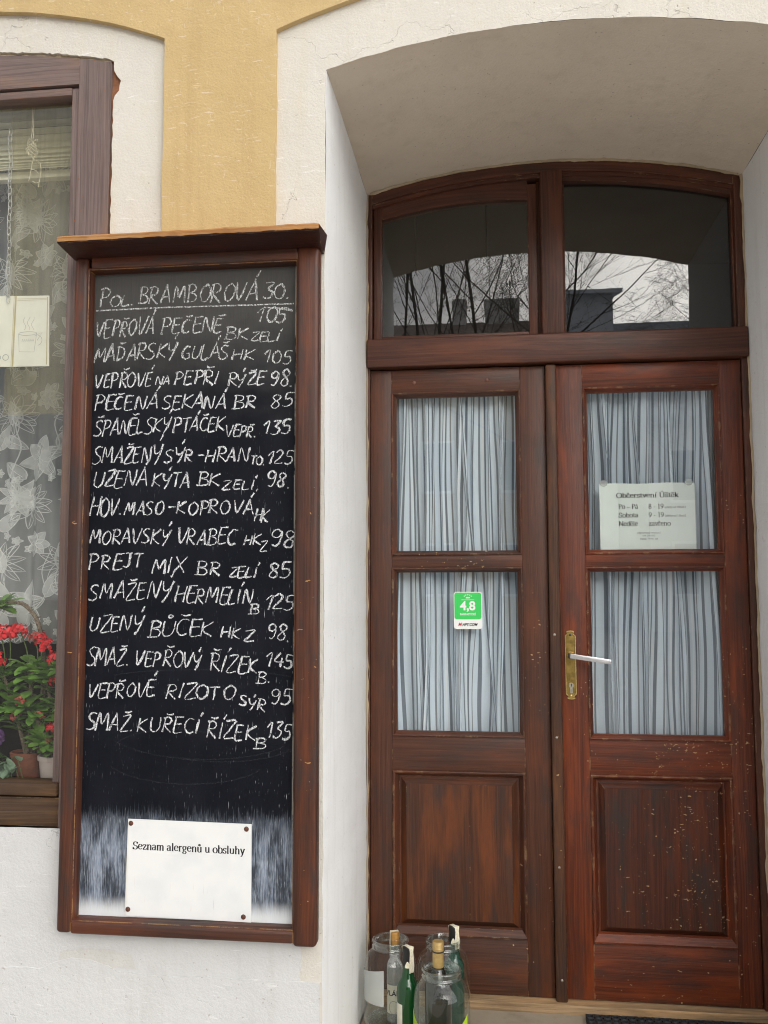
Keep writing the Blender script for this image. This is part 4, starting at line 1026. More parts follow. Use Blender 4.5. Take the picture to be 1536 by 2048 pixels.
# arcs left by the wiping cloth
b = NB()
for cx, cz, rx, rz, a0, a1 in ((-.34, .93, .20, .06, 200, 340), (-.30, 1.0, .24, .07, 205, 330), (-.30, 1.115, .26, .03, 20, 150), (-.36, .95, .16, .05, 20, 170), (-.26, .98, .2, .055, 240, 350)):
    ribbon(b, arc(cx, cz, rx, rz, a0, a1, 40), .0012, -.01265, 0, .5)
M['smear'] = net('chalk_smear', (.30, .31, .33), .01, .10, (60, 60))
obj('chalk_smear', b, 'smear', panel)

# notice screwed to the bottom of the board
nx0, nx1, nz0, nz1 = -.4815, -.1695, .5555, .7830
nt_ = thing('notice', 'white allergen notice held by four rusty screws at the foot of the chalkboard', 'notice', ((nx0+nx1)/2, -.0125, nz0))
b = NB()
tl, tr_, br_, bl_ = (-.4790, .7845), (-.1705, .7805), (-.1690, .5535), (-.4825, .5570)
A_ = [b.verts.new((x, -.0152, z)) for x, z in (tl, tr_, br_, bl_)]; B_ = [b.verts.new((x, -.0127, z)) for x, z in (tl, tr_, br_, bl_)]
face(b, A_); 
for i in range(4): face(b, [A_[i], A_[(i+1) % 4], B_[(i+1) % 4], B_[i]])
def notice_mat():
    m, t = new_mat('stained_white_plastic'); p = t.pos()
    c = t.mix(t.ss(t.noise(p, 12.0, 4.0), .4, .7), (.80, .80, .78), (.74, .75, .74))
    px, py, pz = t.sep(p)[0:3]
    drip = t.math('MULTIPLY', t.ss(t.noise(t.mapping(p, (140.0, 1, 9.0)), 1.0, 3.0), .66, .74), t.ss(pz, .70, .60))
    c = t.mix(t.math('MULTIPLY', drip, .55), c, (.55, .42, .24))
    sp = t.ss(t.noise(p, 130.0, 2.0), .74, .79); c = t.mix(t.math('MULTIPLY', sp, .5), c, (.4, .32, .22))
    edge = t.math('MULTIPLY', t.ss(t.math('ADD', px, t.math('MULTIPLY', t.noise(p, 40.0), .008)), -.470, -.480), .6)
    c = t.mix(edge, c, (.60, .55, .44))
    out(t, principled(t, c, .4)); return m
M['notice'] = notice_mat()
obj('sheet', b, 'notice', nt_)
b = NB(); serif(b, 'Seznam alergenů u obsluhy', -.4655, .7135, .0268, -.0156, True, .2795)
# the row sinks slightly to the right, like the sheet
for v in b.verts: v.co.z += -(v.co.x+.4655)*.012
obj('printed_text', b, 'ink', nt_)
for x, z in ((-.4715, .7745), (-.1830, .7690), (-.4745, .5720), (-.1880, .5655)):
    b = NB(); dome(b, (x, -.0152, z), .0062, .0030, 12); obj('screw', b, 'rust', nt_, smooth=3.2)

# ------------------------------------------------------------------ curtains, paper and sticker on the door
def curtain(name, label, x0, x1, z0, z1, y, seed, breaks):
    rr = random.Random(seed); b = NB()
    ns, nz = 420, 64
    S = (x1-x0)*1.55
    cs = [(rr.uniform(3.5, 5), rr.uniform(0, 6.3), rr.uniform(-2.2, 2.2)), (rr.uniform(10, 15), rr.uniform(0, 6.3), rr.uniform(-3, 3)), (rr.uniform(20, 27), rr.uniform(0, 6.3), rr.uniform(-2, 2))]
    amp = (.0105, .0046, .0016)
    pleats = [(rr.uniform(.08, .2), rr.uniform(-.05, .05), .035, .015), (rr.uniform(.42, .56), rr.uniform(.08, .22), .040, .018), (rr.uniform(.72, .9), rr.uniform(-.12, .06), .03, .014)]
    l = b.loops.layers.uv[0]; rows = []
    for j in range(nz+1):
        z = z0+(z1-z0)*j/nz; row = []
        tt = min((abs(z-zb_) for zb_ in breaks), default=9)
        for i in range(ns+1):
            s = i/ns; x = x0+(x1-x0)*s; dxx = 0; dyy = 0
            zt_ = (z-z0)
            for (k, ph, dr), a in zip(cs, amp):
                q = 2*PI*k*s+ph+dr*zt_+.5*math.sin(2*zt_+ph)
                g_ = .55+.45*min(1.0, (z1-z)/.25)
                dxx += a*math.sin(q)*1.3*g_; dyy += a*math.cos(q)*1.6*g_
            for (s0, sl_, w_, am) in pleats:
                e = (s-s0-sl_*(z1-z))/w_
                ge = math.exp(-e*e)
                dxx += am*ge; dyy -= .011*ge
            # tight gathers under the rod
            gth = max(0.0, 1-(z1-z)/.07)
            dyy += .004*gth*math.sin(2*PI*44*s+ph)
            dxx += .012*mnoise.noise(Vector((s*5+seed, z*1.6, 0)))+.006*mnoise.noise(Vector((s*11+seed, z*3.0, 4)))
            crease = .0022*math.exp(-((z-(z0+.36*(z1-z0)))/.006)**2)
            row.append(b.verts.new((x+dxx, y+dyy+crease, z)))
        rows.append(row)
    for j in range(nz):
        for i in range(ns):
            face(b, [rows[j][i], rows[j][i+1], rows[j+1][i+1], rows[j+1][i]], [(i/ns*S+seed*.13, rows[j][i].co.z), ((i+1)/ns*S+seed*.13, rows[j][i].co.z), ((i+1)/ns*S+seed*.13, rows[j+1][i].co.z), (i/ns*S+seed*.13, rows[j+1][i].co.z)])
    o = obj(name, b, 'cloth', None, smooth=3.2, base=((x0+x1)/2, y, z0))
    tag(o, label, 'curtain', 'striped curtains behind the door panes')
curtain('door_curtain', 'blue grey striped curtain behind the left door leaf', .070, .515, .86, 2.002, D+.076, 3, [1.43])
curtain('door_curtain', 'grey striped curtain behind the right door leaf, partly behind the opening hours', .692, 1.142, .86, 2.002, D+.076, 11, [1.43])

yp = D+.036
hn = thing('opening_hours', 'white opening hours sheet taped inside the upper right door pane', 'notice', (.902, yp, 1.466))
b = NB()
rows = [[b.verts.new((.7535+.298*i/12, yp+.0012*math.sin(i*.7)*(j/6), 1.464+.2150*j/6+.0012*math.sin(i*.9)*(j == 6))) for i in range(13)] for j in range(7)]
for j in range(6):
    for i in range(12): face(b, [rows[j][i], rows[j][i+1], rows[j+1][i+1], rows[j+1][i]])
obj('sheet', b, 'paper_hours', hn, smooth=3.2)
b = NB(); yt = yp-.0018
serif(b, 'Občerstvení Úštěk', .8060, 1.6330, .0228, yt, True, .196)
obj('heading', b, 'ink', hn)
b = NB()
for z, a, c in ((1.5970, 'Po – Pá', '8 - 19'), (1.5695, 'Sobota', '9 - 19'), (1.5420, 'Neděle', 'zavřeno')):
    b = NB(); serif(b, a, .8120, z, .0225, yt, False, .062 if a != 'Neděle' else .060); obj('day_text', b, 'ink', hn)
    b = NB(); serif(b, c, .9060, z, .0225, yt, False, .0475 if '-' in c else .068); obj('hours_text', b, 'ink', hn)
b = NB()
serif(b, '(obědy od 10hod.)', .956, 1.5980, .0095, yt, False, .066); serif(b, '(obědy od 11hod.)', .956, 1.5705, .0095, yt, False, .066)
obj('lunch_note', b, 'ink_soft', hn)
b = NB()
serif(b, 'odpovědný vedoucí', .905, 1.5170, .0085, yt, False, .074, 0, 'c'); serif(b, '474 795 072', .905, 1.5075, .0080, yt, False, .040, 0, 'c'); serif(b, 'Telefon: 774 541 168', .905, 1.4975, .0080, yt, False, .056, 0, 'c')
obj('small_print', b, 'ink_soft', hn)
for x in (.767, 1.033):
    b = NB(); pts = [(x+.0125*math.cos(a), 1.6800+.0105*math.sin(a)) for a in [2*PI*k/16 for k in range(16)]]
    face(b, [b.verts.new((px_, yp-.0030, pz_)) for px_, pz_ in pts]); obj('tape', b, 'tape', hn)

ys_ = yl+.0185
stk = thing('rating_sticker', 'green and white rating sticker on the lower left door pane', 'sticker', (.3275, ys_, 1.213))
def rrect(b, x0, x1, z0, z1, r, y, mi=0, th=0.0):
    pts = []
    for cx, cz, a0 in ((x1-r, z1-r, 0), (x0+r, z1-r, 90), (x0+r, z0+r, 180), (x1-r, z0+r, 270)): pts += arc(cx, cz, r, r, a0, a0+90, 6)
    A_ = [b.verts.new((x, y, z)) for x, z in pts]; face(b, A_, None, mi)
    if th:
        B_ = [b.verts.new((x, y+th, z)) for x, z in pts]
        for i in range(len(pts)): face(b, [A_[i], A_[(i+1) % len(pts)], B_[(i+1) % len(pts)], B_[i]], None, mi)
b = NB(); rrect(b, .2815, .3735, 1.2125, 1.3325, .0095, ys_, 0, .0008); obj('backing', b, 'white_print', stk)
b = NB(); rrect(b, .2840, .3710, 1.2440, 1.3300, .0080, ys_-.0004); obj('green_field', b, 'green_print', stk)
b = NB()
sans(b, '4,8', .3270, 1.2740, .0400, ys_-.0008, 0, .0011, .050); sans(b, 'FANTASTICKÉ', .3275, 1.2570, .0095, ys_-.0008, 0, .0002, .050)
for k in range(5):
    a = math.radians(150-30*k); cx, cz = .3275+.0130*math.cos(a), 1.3145+.0085*math.sin(a)
    pts = [(cx+(.0026 if i % 2 == 0 else .0011)*math.cos(PI/2+i*PI/5), cz+(.0026 if i % 2 == 0 else .0011)*math.sin(PI/2+i*PI/5)) for i in range(10)]
    face(b, [b.verts.new((x, ys_-.0008, z)) for x, z in pts])
sans(b, '2024', .3275, 1.3115, .0065, ys_-.0008, 0, .0003); ribbon(b, [(.3070, 1.3065), (.3480, 1.3065)], .0007, ys_-.0008)
obj('white_lettering', b, 'white_print', stk)
b = NB(); sans(b, 'M', .3010, 1.2230, .0140, ys_-.0008, 0, .0005, .0120, .25); sans(b, 'APY.COM', .3330, 1.2230, .0120, ys_-.0008, 1, .0004, .0500, .25)
obj('site_name', b, ['red_print', 'ink'], stk)
# ------------------------------------------------------------------ jars and bottles on the doorstep
ZST = .0602
def jar(x, y, r, h, rm, label):
    t = thing('glass_jar', label, 'jar', (x, y, ZST), 'empty pickling jars on the doorstep')
    b = NB(); c = (x, y, ZST)
    zs_ = h-.030
    prof = [(0, .010), (r*.55, .006), (r*.84, .0), (r*.96, .006), (r, .022), (r*1.0, zs_-.062), (r*.985, zs_-.045), (r*.94, zs_-.028), (r*.86, zs_-.013), (rm+.004, zs_-.002), (rm-.001, zs_+.004)]
    lathe(b, prof, 48, c)
    obj('jar_body', b, 'jar', t, smooth=3.2)
    b = NB()
    prof = [(rm-.001, zs_+.003), (rm+.004, zs_+.006), (rm+.0045, zs_+.009), (rm+.001, zs_+.012), (rm-.001, zs_+.016), (rm+.003, zs_+.021), (rm+.004, zs_+.025), (rm+.002, h-.001), (rm-.001, h), (rm-.0035, h-.003), (rm-.004, zs_+.004)]
    lathe(b, prof, 48, c)
    obj('jar_rim', b, 'jar_rim', t, smooth=3.2)
    b = NB()
    lathe(b, [(0, .012), (r*.6, .009), (r*.86, .012), (r*.9, .020), (r*.84, .006), (0, .002)], 40, c)
    obj('jar_base', b, 'jar_rim', t, smooth=3.2)
    return t
def band(b, c, r, z0, z1, a0, a1, mi=0, top=None, n=24):
    rows = []
    for k in range(n+1):
        a = math.radians(a0+(a1-a0)*k/n); f = top(k/n) if top else 1.0
        rows.append([b.verts.new((c[0]+r*math.cos(a), c[1]+r*math.sin(a), c[2]+z)) for z in (z0, z0+(z1-z0)*f)])
    for k in range(n): face(b, [rows[k][0], rows[k+1][0], rows[k+1][1], rows[k][1]], [(k/n, 0), ((k+1)/n, 0), ((k+1)/n, 1), (k/n, 1)], mi)
def bottle(x, y, z, h, r, glassm, label, capm, cap_h, cap_r, neck_r, shoulder, group='empty bottles on the doorstep', lab=None, tilt=(0, 0), strip=False):
    t = thing('bottle', label, 'bottle', (x, y, z), group)
    c = (x, y, z)
    b = NB()
    z1 = h*shoulder
    prof = [(0, .012), (r*.6, .004), (r*.9, 0), (r, .006), (r, z1), (r*.97, z1+h*.03), (r*.84, z1+h*.065), (r*.60, z1+h*.105), (neck_r*1.25, z1+h*.145), (neck_r*1.05, z1+h*.18), (neck_r, h-cap_h), (neck_r, h-.004), (0, h-.003)]
    lathe(b, prof, 36, c); obj('bottle_body', b, glassm, t, smooth=3.2)
    b = NB()
    pr_ = [(cap_r*.98, h-cap_h)]
    kz = h-cap_h
    if capm != 'cap_black':
        pr_ += [(cap_r, kz+.001), (cap_r, h-.024), (cap_r*1.03, h-.0235), (cap_r*1.03, h-.0225), (cap_r*.97, h-.022), (cap_r, h-.0185), (cap_r*1.03, h-.018), (cap_r, h-.017), (cap_r, h-.013), (cap_r*1.03, h-.0125), (cap_r, h-.0115), (cap_r, h-.007), (cap_r*1.03, h-.0065), (cap_r, h-.0055), (cap_r*.98, h-.001), (cap_r*.9, h)]
    else: pr_ += [(cap_r, kz+.001), (cap_r, h-.002), (cap_r*.92, h)]
    pr_ += [(cap_r*.5, h-.0004), (0, h-.0006)]
    lathe(b, pr_, 28, c); cp = obj('cap', b, capm, t, smooth=.5)
    if capm == 'cap_gold':
        b = NB(); lathe(b, [(cap_r*1.01, h-.0290), (cap_r*1.045, h-.0285), (cap_r*1.045, h-.0255), (cap_r*1.01, h-.0250)], 28, c); obj('cap_ring', b, 'cap_black', cp, smooth=.5)
    if strip:      # torn paper duty strip over the cap
        b = NB(); w_ = cap_r*.55
        rot = math.radians(strip)
        path = [(cap_r*1.04, h-cap_h-.018), (cap_r*1.10, h-cap_h), (cap_r*1.06, h-.012), (cap_r*1.03, h-.001), (cap_r*.9, h+.0012), (0, h+.0012), (-cap_r*.9, h+.0012), (-cap_r*1.04, h-.001), (-cap_r*1.05, h-.018)]
        rows = []
        for k, (a, zz_) in enumerate(path):
            ww = w_*(1+.25*math.sin(k*2.1))
            rows.append([b.verts.new((x+a*math.cos(rot)-s*math.sin(rot), y+a*math.sin(rot)+s*math.cos(rot), z+zz_)) for s in (-ww, 0, ww)])
        for i in range(len(rows)-1):
            for k in range(2): face(b, [rows[i][k], rows[i][k+1], rows[i+1][k+1], rows[i+1][k]])
        # a curled tongue and a torn collar
        a0 = math.degrees(rot)
        band(b, c, cap_r*1.05, h-cap_h-.004, h-cap_h+.014, a0-75, a0+15, 0, lambda q: .25+.75*abs(math.sin(q*5)))
        obj('duty_strip', b, 'strip', cp, smooth=1.0)
    if lab:
        z0_, z1_, a0, a1, mt = lab
        b = NB(); band(b, c, r*1.012, z0_, z1_, a0, a1); lb = obj('label', b, mt, t, smooth=3.2)
    return t
CAMA = -100      # the side turned to the street, in degrees
jar(.0945, .585, .079, .248, .0510, 'clear jar nearest the white reveal, holding the clear bottle with a gold cap')
j2 = jar(.2505, .585, .079, .254, .0490, 'clear jar close to the door, holding the sea green bottle with a black cap')
j3 = jar(.2555, .415, .078, .240, .0510, 'clear jar in front with the lime green label, holding the dark wine bottle')
root_j1 = bpy.data.objects['glass_jar']
b = NB(); band(b, (.0945, .585, ZST), .0797, .085, .185, 168, 262, 0, lambda q: .72+.28*q)
obj('old_label', b, M.setdefault('ghost_label', glass('washed_out_label', (.9, .92, .92), .05, body=(.74, .78, .77), bodyf=.55)), root_j1, smooth=3.2)
b = NB()
band(b, (.2555, .415, ZST),   .0787, .012, .117, 190, 335, 0, lambda q: .76+.42*(2*q-1)**2)
lb = obj('label', b, 'lime', j3, smooth=3.2)
b = NB()
for a0, zc in ((296, .086), (305, .092), (288, .082)):
    c = (.2555, .415, ZST+zc); r = .0794
    pts = [(r*math.cos(math.radians(a0+6*u)), r*math.sin(math.radians(a0+6*u)), .011*v) for u, v in ((-1, -.5), (-.3, .3), (1, .8), (.5, -.2))]
    face(b, [b.verts.new((c[0]+p[0], c[1]+p[1], c[2]+p[2])) for p in pts])
obj('leaf_print', b, 'leaf_print', lb)
b = NB()
for a0, zc in ((250, .066), (258, .071), (266, .066), (274, .071)):
    r = .0796; m = .014
    pts = [(-1, -.6), (0, 1), (1, -.6), (0, -.2)]
    face(b, [b.verts.new((.2555+r*math.cos(math.radians(a0+3.5*u)), .415+r*math.sin(math.radians(a0+3.5*u)), ZST+zc+m*.5*v)) for u, v in pts])
obj('label_lettering', b, 'white_print', lb)

bt = bottle(.1060, .590, ZST+.012, .254, .0235, 'bottle_clear', 'clear empty spirit bottle with a gold cap inside the jar by the reveal', 'cap_orange', .036, .0128, .0125, .60, lab=(.028, .108, 205, 330, 'bottle_label'), strip=200)
lbs = [o for o in bt.children if o.name.startswith('label')][0]
def label_text(t, x, y, z, r, a_c, zc, size, txt, mat, parent):
    b = NB(); sans(b, txt, 0, 0, size, 0, 0, .0004)
    for v in b.verts:
        a = math.radians(a_c)+v.co.x/r
        v.co = Vector((x+r*math.cos(a), y+r*math.sin(a), z+zc+v.co.z))
    obj('label_lettering', b, mat, parent)
label_text(bt, .1060, .590, ZST+.012, .0243, 262, .079, .020, 'VLÁD', 'ink', lbs)
b = NB()
pts = []
for k in range(33):
    a = 2*PI*k/32; u, v = .014*math.cos(a), .018*math.sin(a); aa = math.radians(268)+u/.0243
    pts.append((.1060+.0243*math.cos(aa), .590+.0243*math.sin(aa), ZST+.012+.046+v))
tube(b, pts, .0006, 5); obj('label_roundel', b, 'ink_soft', lbs)

bottle(.1560, .480, ZST, .266, .0310, 'bottle_green', 'green bottle with a torn black cap standing between the jars', 'cap_black', .050, .0148, .0138, .58, lab=(.020, .118, 172, 244, 'bottle_label'), strip=318)
bottle(.2460, .420, ZST+.012, .296, .0370, 'bottle_dark', 'dark wine bottle with a tall gold capsule inside the jar with the lime label', 'cap_gold', .074, .0155, .0140, .60)
bottle(.2820, .592, ZST+.012, .276, .0300, 'bottle_sea', 'sea green bottle with a black cap inside the jar close to the door', 'cap_black', .044, .0145, .0135, .58, strip=312)

# rubber ring mat in front of the right leaf
b = NB()
mx0, mx1, my0, my1 = .668, 1.205, .20, .690
zt_ = ZST+.016
nx, ny = 22, 20
px_, py_ = (mx1-mx0)/nx, (my1-my0)/ny
for j in range(ny):
    for i in range(nx):
        cx = mx0+px_*(i+.5); cy_ = my1-py_*(j+.5)
        n = 14
        sq = []
        for k in range(n):
            a = 2*PI*k/n; f = 1/max(abs(math.cos(a)), abs(math.sin(a)))
            sq.append((cx+px_*.5*f*math.cos(a), cy_+py_*.5*f*math.sin(a)))
        O_ = [b.verts.new((x, y, zt_)) for x, y in sq]; rr_ = .0088
        I0 = [b.verts.new((cx+rr_*1.12*math.cos(2*PI*k/n), cy_+rr_*1.12*math.sin(2*PI*k/n), zt_+.0012)) for k in range(n)]
        I1 = [b.verts.new((cx+rr_*math.cos(2*PI*k/n), cy_+rr_*math.sin(2*PI*k/n), zt_-.001)) for k in range(n)]
        I2 = [b.verts.new((cx+rr_*math.cos(2*PI*k/n), cy_+rr_*math.sin(2*PI*k/n), ZST+.001)) for k in range(n)]
        for k in range(n):
            k2 = (k+1) % n
            face(b, [O_[k], O_[k2], I0[k2], I0[k]]); face(b, [I0[k], I0[k2], I1[k2], I1[k]]); face(b, [I1[k], I1[k2], I2[k2], I2[k]])
bmesh.ops.remove_doubles(b, verts=b.verts[:], dist=1e-5)
for a, c in (((mx0, my0), (mx1, my0)), ((mx1, my0), (mx1, my1)), ((mx1, my1), (mx0, my1)), ((mx0, my1), (mx0, my0))):
    quad(b, (a[0], a[1], ZST+.001), (c[0], c[1], ZST+.001), (c[0], c[1], zt_), (a[0], a[1], zt_))
tag(obj('doormat', b, 'rubber', None, base=((mx0+mx1)/2, (my0+my1)/2, ZST)), 'black rubber ring doormat lying in front of the right door leaf', 'doormat')

# ------------------------------------------------------------------ inside the street window
bl = thing('window_blind', 'cream slatted blind drawn up under the head of the street window', 'blind', (-1.0, .20, 2.53))
b = NB(); plank(b, -1.30, -.745, .170, .205, 2.700, 2.740, 'x', .002); obj('head_rail', b, 'blind', bl)
zsl = [2.690, 2.668, 2.646, 2.625, 2.606, 2.590, 2.577, 2.567, 2.559, 2.552, 2.546]
for z in zsl:
    b = NB(); rows = [[b.verts.new((x, .172+.010*k/4+.004*math.sin(PI*k/4), z+.026*(k/4-.5))) for x in (-1.30, -.745)] for k in range(5)]
    for k in range(4): face(b, [rows[k][0], rows[k][1], rows[k+1][1], rows[k+1][0]])
    for v in b.verts: v.co.y -= .02
    obj('slat', b, 'blind', bl, smooth=3.2)
b = NB(); plank(b, -1.30, -.745, .172, .200, 2.515, 2.537, 'x', .003); obj('bottom_rail', b, 'blind', bl)
b = NB()
def wav(p, amp, k): return (p[0]+amp*mnoise.noise(Vector((p[2]*70, k, 0))), p[1], p[2]+amp*mnoise.noise(Vector((p[0]*70, k, 4))))
yq = .085
tube(b, [wav((-.8420, yq, 2.70-.115*k/14), .002, 1) for k in range(15)], .0011, 5); tube(b, [wav((-.8380, yq, 2.70-.115*k/14), .002, 2) for k in range(15)], .0011, 5)
for q in range(7):
    pts = [(-.840+.013*math.cos(a+q)*(1+.3*math.sin(3*a+q)), yq+.005*math.sin(a), 2.578-.006*q+.007*math.sin(2*a+q*1.3)) for a in [2*PI*k/14 for k in range(13)]]
    tube(b, pts, .0010, 5)
for pl_ in ([(-.832, 2.535), (-.838, 2.515), (-.842, 2.49), (-.845, 2.47), (-.848, 2.465)], [(-.845, 2.54), (-.835, 2.525), (-.825, 2.52), (-.815, 2.51), (-.812, 2.49), (-.816, 2.46), (-.818, 2.445)], [(-.842, 2.497), (-.83, 2.494), (-.818, 2.482)], [(-.836, 2.463), (-.826, 2.457), (-.817, 2.459)]):
    tube(b, smoothpath([(x, yq, z) for x, z in pl_], 4), .0009, 5)
obj('knotted_cord', b, 'string', bl)

b = NB()      # thin olive voile on the right half of the window
rows = []
for j in range(25):
    z = 1.815+.90*j/24
    rows.append([b.verts.new((-.915+.255*i/60+.003*math.sin(z*4), .205+.005*math.sin(i*.55+z)+.004*mnoise.noise(Vector((i*.2, z*2, 0))), z)) for i in range(61)])
l = b.loops.layers.uv[0]
for j in range(24):
    for i in range(60): face(b, [rows[j][i], rows[j][i+1], rows[j+1][i+1], rows[j+1][i]], [(i/60, j/24), ((i+1)/60, j/24), ((i+1)/60, (j+1)/24), (i/60, (j+1)/24)])
for v in b.verts: v.co.y -= .100
tag(obj('voile_curtain', b, 'sheer', None, smooth=3.2, base=(-.79, .105, 1.815)), 'thin olive voile hanging in the upper right of the street window', 'curtain')

# lace curtain with flower motifs
LX0, LX1, LZ0, LZ1, LY = -1.33, -.600, 1.190, 2.640, .300
def fold(x, z): return LY+.016*math.sin(x*52+.6*math.sin(z*2.2))+.008*math.sin(x*101+z*1.3)
b = NB()
nx_, nz_ = 150, 40
rows = [[b.verts.new((LX0+(LX1-LX0)*i/nx_, fold(LX0+(LX1-LX0)*i/nx_, LZ0+(LZ1-LZ0)*j/nz_), LZ0+(LZ1-LZ0)*j/nz_+(.004*math.sin(i*.8) if j == 0 else 0))) for i in range(nx_+1)] for j in range(nz_+1)]
for j in range(nz_):
    for i in range(nx_): face(b, [rows[j][i], rows[j][i+1], rows[j+1][i+1], rows[j+1][i]], [(i/nx_, j/nz_), ((i+1)/nx_, j/nz_), ((i+1)/nx_, (j+1)/nz_), (i/nx_, (j+1)/nz_)], 0)
rl = random.Random(21)
def lp(x, z, dy): return (x, fold(x, z)-dy, z)
def lace_poly(pts, mi, dy):
    P = [p for p in pts if LX0 < p[0] < LX1 and LZ0 < p[1] < LZ1]
    if len(P) != len(pts): return
    cxx = sum(p[0] for p in P)/len(P); czz = sum(p[1] for p in P)/len(P)
    vc = b.verts.new(lp(cxx, czz, dy)); V = [b.verts.new(lp(x, z, dy)) for x, z in P]
    for i in range(len(V)): face(b, [vc, V[i], V[(i+1) % len(V)]], [(P[i][0]*1.3, P[i][1]*.7)]*3, mi)
def lace_line(pts, half, dy=.0016):
    P = [p for p in pts if LX0 < p[0] < LX1 and LZ0 < p[1] < LZ1]
    if len(P) < 2: return
    A_ = []
    for i in range(len(P)):
        a, c = P[max(i-1, 0)], P[min(i+1, len(P)-1)]; dx_, dz_ = c[0]-a[0], c[1]-a[1]; l_ = math.hypot(dx_, dz_) or 1
        A_.append([b.verts.new(lp(P[i][0]+s*-dz_/l_*half, P[i][1]+s*dx_/l_*half, dy)) for s in (1, -1)])
    for i in range(len(P)-1): face(b, [A_[i][0], A_[i][1], A_[i+1][1], A_[i+1][0]], [(P[i][0], P[i][1])]*4, 2)
def petal(cx, cz, ang, ln, wd, filled, veins):
    pts = []
    for k in range(17):
        t_ = k/16; q = math.sin(PI*t_)
        u = ln*(.5-.5*math.cos(PI*t_)) if False else ln*t_
    L_ = [(ln*t_, wd*math.sin(PI*min(1, t_**.8))**.8) for t_ in [k/9 for k in range(10)]]
    ca, sa = math.cos(ang), math.sin(ang)
    out_ = [(cx+u*ca-v*sa, cz+u*sa+v*ca) for u, v in L_]+[(cx+u*ca+v*sa, cz+u*sa-v*ca) for u, v in L_[::-1][1:-1]]
    if filled: lace_poly(out_, 1, .0008)
    lace_line(out_+[out_[0]], .0011)
    for v_ in range(veins):
        o_ = (v_-(veins-1)/2)*.55/max(1, veins)
        lace_line([(cx+u*ca-v*o_*2*sa, cz+u*sa+v*o_*2*ca) for u, v in L_[1:9]], .0007)
def flower(cx, cz, r, n, filled, veins, squash=1.0, a0=0.0):
    for k in range(n): petal(cx, cz, a0+2*PI*k/n+rl.uniform(-.1, .1), r*rl.uniform(.85, 1.1), r*(.30 if n < 8 else .17)*squash, filled, veins)
rep = .43
for iz in range(-1, 4):
    for ix in range(-2, 5):
        ox, oz = -1.40+ix*.190+(iz % 2)*.03, 1.12+iz*rep
        flower(ox+.090, oz+.175, .072, 6, True, 3, a0=.3); petal(ox+.04, oz+.115, 2.4, .07, .02, True, 1); petal(ox+.19, oz+.395, .6, .075, .022, True, 1); flower(ox+.115, oz+.355, .045, 7, True, 1)
        flower(ox+.060, oz+.040, .072, 13, False, 1, a0=.1)
        flower(ox+.215, oz+.060, .060, 11, True, 1, a0=.5)
        flower(ox+.200, oz+.300, .070, 12, False, 1, a0=.2)
        for q in range(4): flower(ox+.13+.028*q, oz+.115+.018*math.sin(q*2), .013, 5, True, 0)
        for q in range(4): flower(ox+.03+.026*q, oz+.36+.02*math.sin(q*2+1), .013, 5, True, 0)
        petal(ox+.150, oz+.20, 1.1, .085, .020, True, 1); petal(ox+.165, oz+.235, -.4, .075, .019, True, 1); petal(ox+.02, oz+.27, 1.9, .08, .022, True, 1)
        lace_line(smoothpath([(ox+.09, 0, oz+.12), (ox+.12, 0, oz+.16), (ox+.15, 0, oz+.21), (ox+.14, 0, oz+.28), (ox+.17, 0, oz+.34)], 6) and [(p.x, p.z) for p in smoothpath([(ox+.09, 0, oz+.12), (ox+.12, 0, oz+.16), (ox+.15, 0, oz+.21), (ox+.14, 0, oz+.28), (ox+.17, 0, oz+.34)], 6)], .0013)
        lace_line([(p.x, p.z) for p in smoothpath([(ox+.0, 0, oz+.10), (ox+.03, 0, oz+.20), (ox+.02, 0, oz+.28), (ox+.06, 0, oz+.36)], 6)], .0013)
tag(obj('lace_curtain', b, ['lace_net', 'lace_fill', 'lace_line'], None, smooth=3.2, base=((LX0+LX1)/2, LY, LZ0)), 'white lace curtain with large flowers hanging inside the street window', 'curtain')

# hanging card on a chain
hs = thing('hanging_sign', 'cream hand drawn card with a cup hung on a chain in the street window', 'sign', (-.95, .10, 1.945))
b = NB()
q4 = [(-1.120, 1.951), (-.7780, 1.9455), (-.7835, 2.1420), (-1.125, 2.152)]
A_ = [b.verts.new((x, .098, z)) for x, z in q4]; B_ = [b.verts.new((x, .101, z)) for x, z in q4]
face(b, A_); [face(b, [A_[i], A_[(i+1) % 4], B_[(i+1) % 4], B_[i]]) for i in range(4)]
obj('card', b, 'paper_cream', hs)
b = NB()
ribbon(b, [(-.8795, 2.1445), (-.8830, 1.9480)], .0022, .0974); 
for dz_ in (.004, .008): ribbon(b, [(-.875, 2.1400-dz_), (-.790, 2.1385-dz_)], .0004, .0974)
ribbon(b, [(-.8845, 2.144), (-.8875, 1.949)], .0006, .0974); ribbon(b, [(-.7880, 2.138), (-.7850, 1.9500)], .0012, .0974)
obj('border_line', b, M.setdefault('ochre_print', plain('ochre_print', (.48, .40, .20), .7)), hs)
b = NB()
for cx in (-.9265, -.9035, -.9495): 
    ribbon(b, [(cx+.0085*math.cos(a), 1.9735+.0080*math.sin(a)) for a in [2*PI*k/16 for k in range(17)]], .0009, .0974)
cupx, cupz = -.8400, 2.000
ribbon(b, [(cupx-.028, cupz+.038), (cupx-.025, cupz-.012), (cupx+.018, cupz-.014), (cupx+.024, cupz+.038)], .0006, .0974)
ribbon(b, arc(cupx-.002, cupz+.038, .026, .005, 0, 360, 20), .0006, .0974); ribbon(b, arc(cupx+.026, cupz+.018, .014, .014, -80, 80, 10), .0006, .0974)
ribbon(b, [(cupx+.018, cupz+.030), (cupx+.040, cupz+.040), (cupx+.026, cupz+.018)], .0006, .0974)
for k in range(3): ribbon(b, [(cupx-.012+.012*k+.004*math.sin(q*1.1+k), cupz+.048+.006*q) for q in range(7)], .0005, .0974)
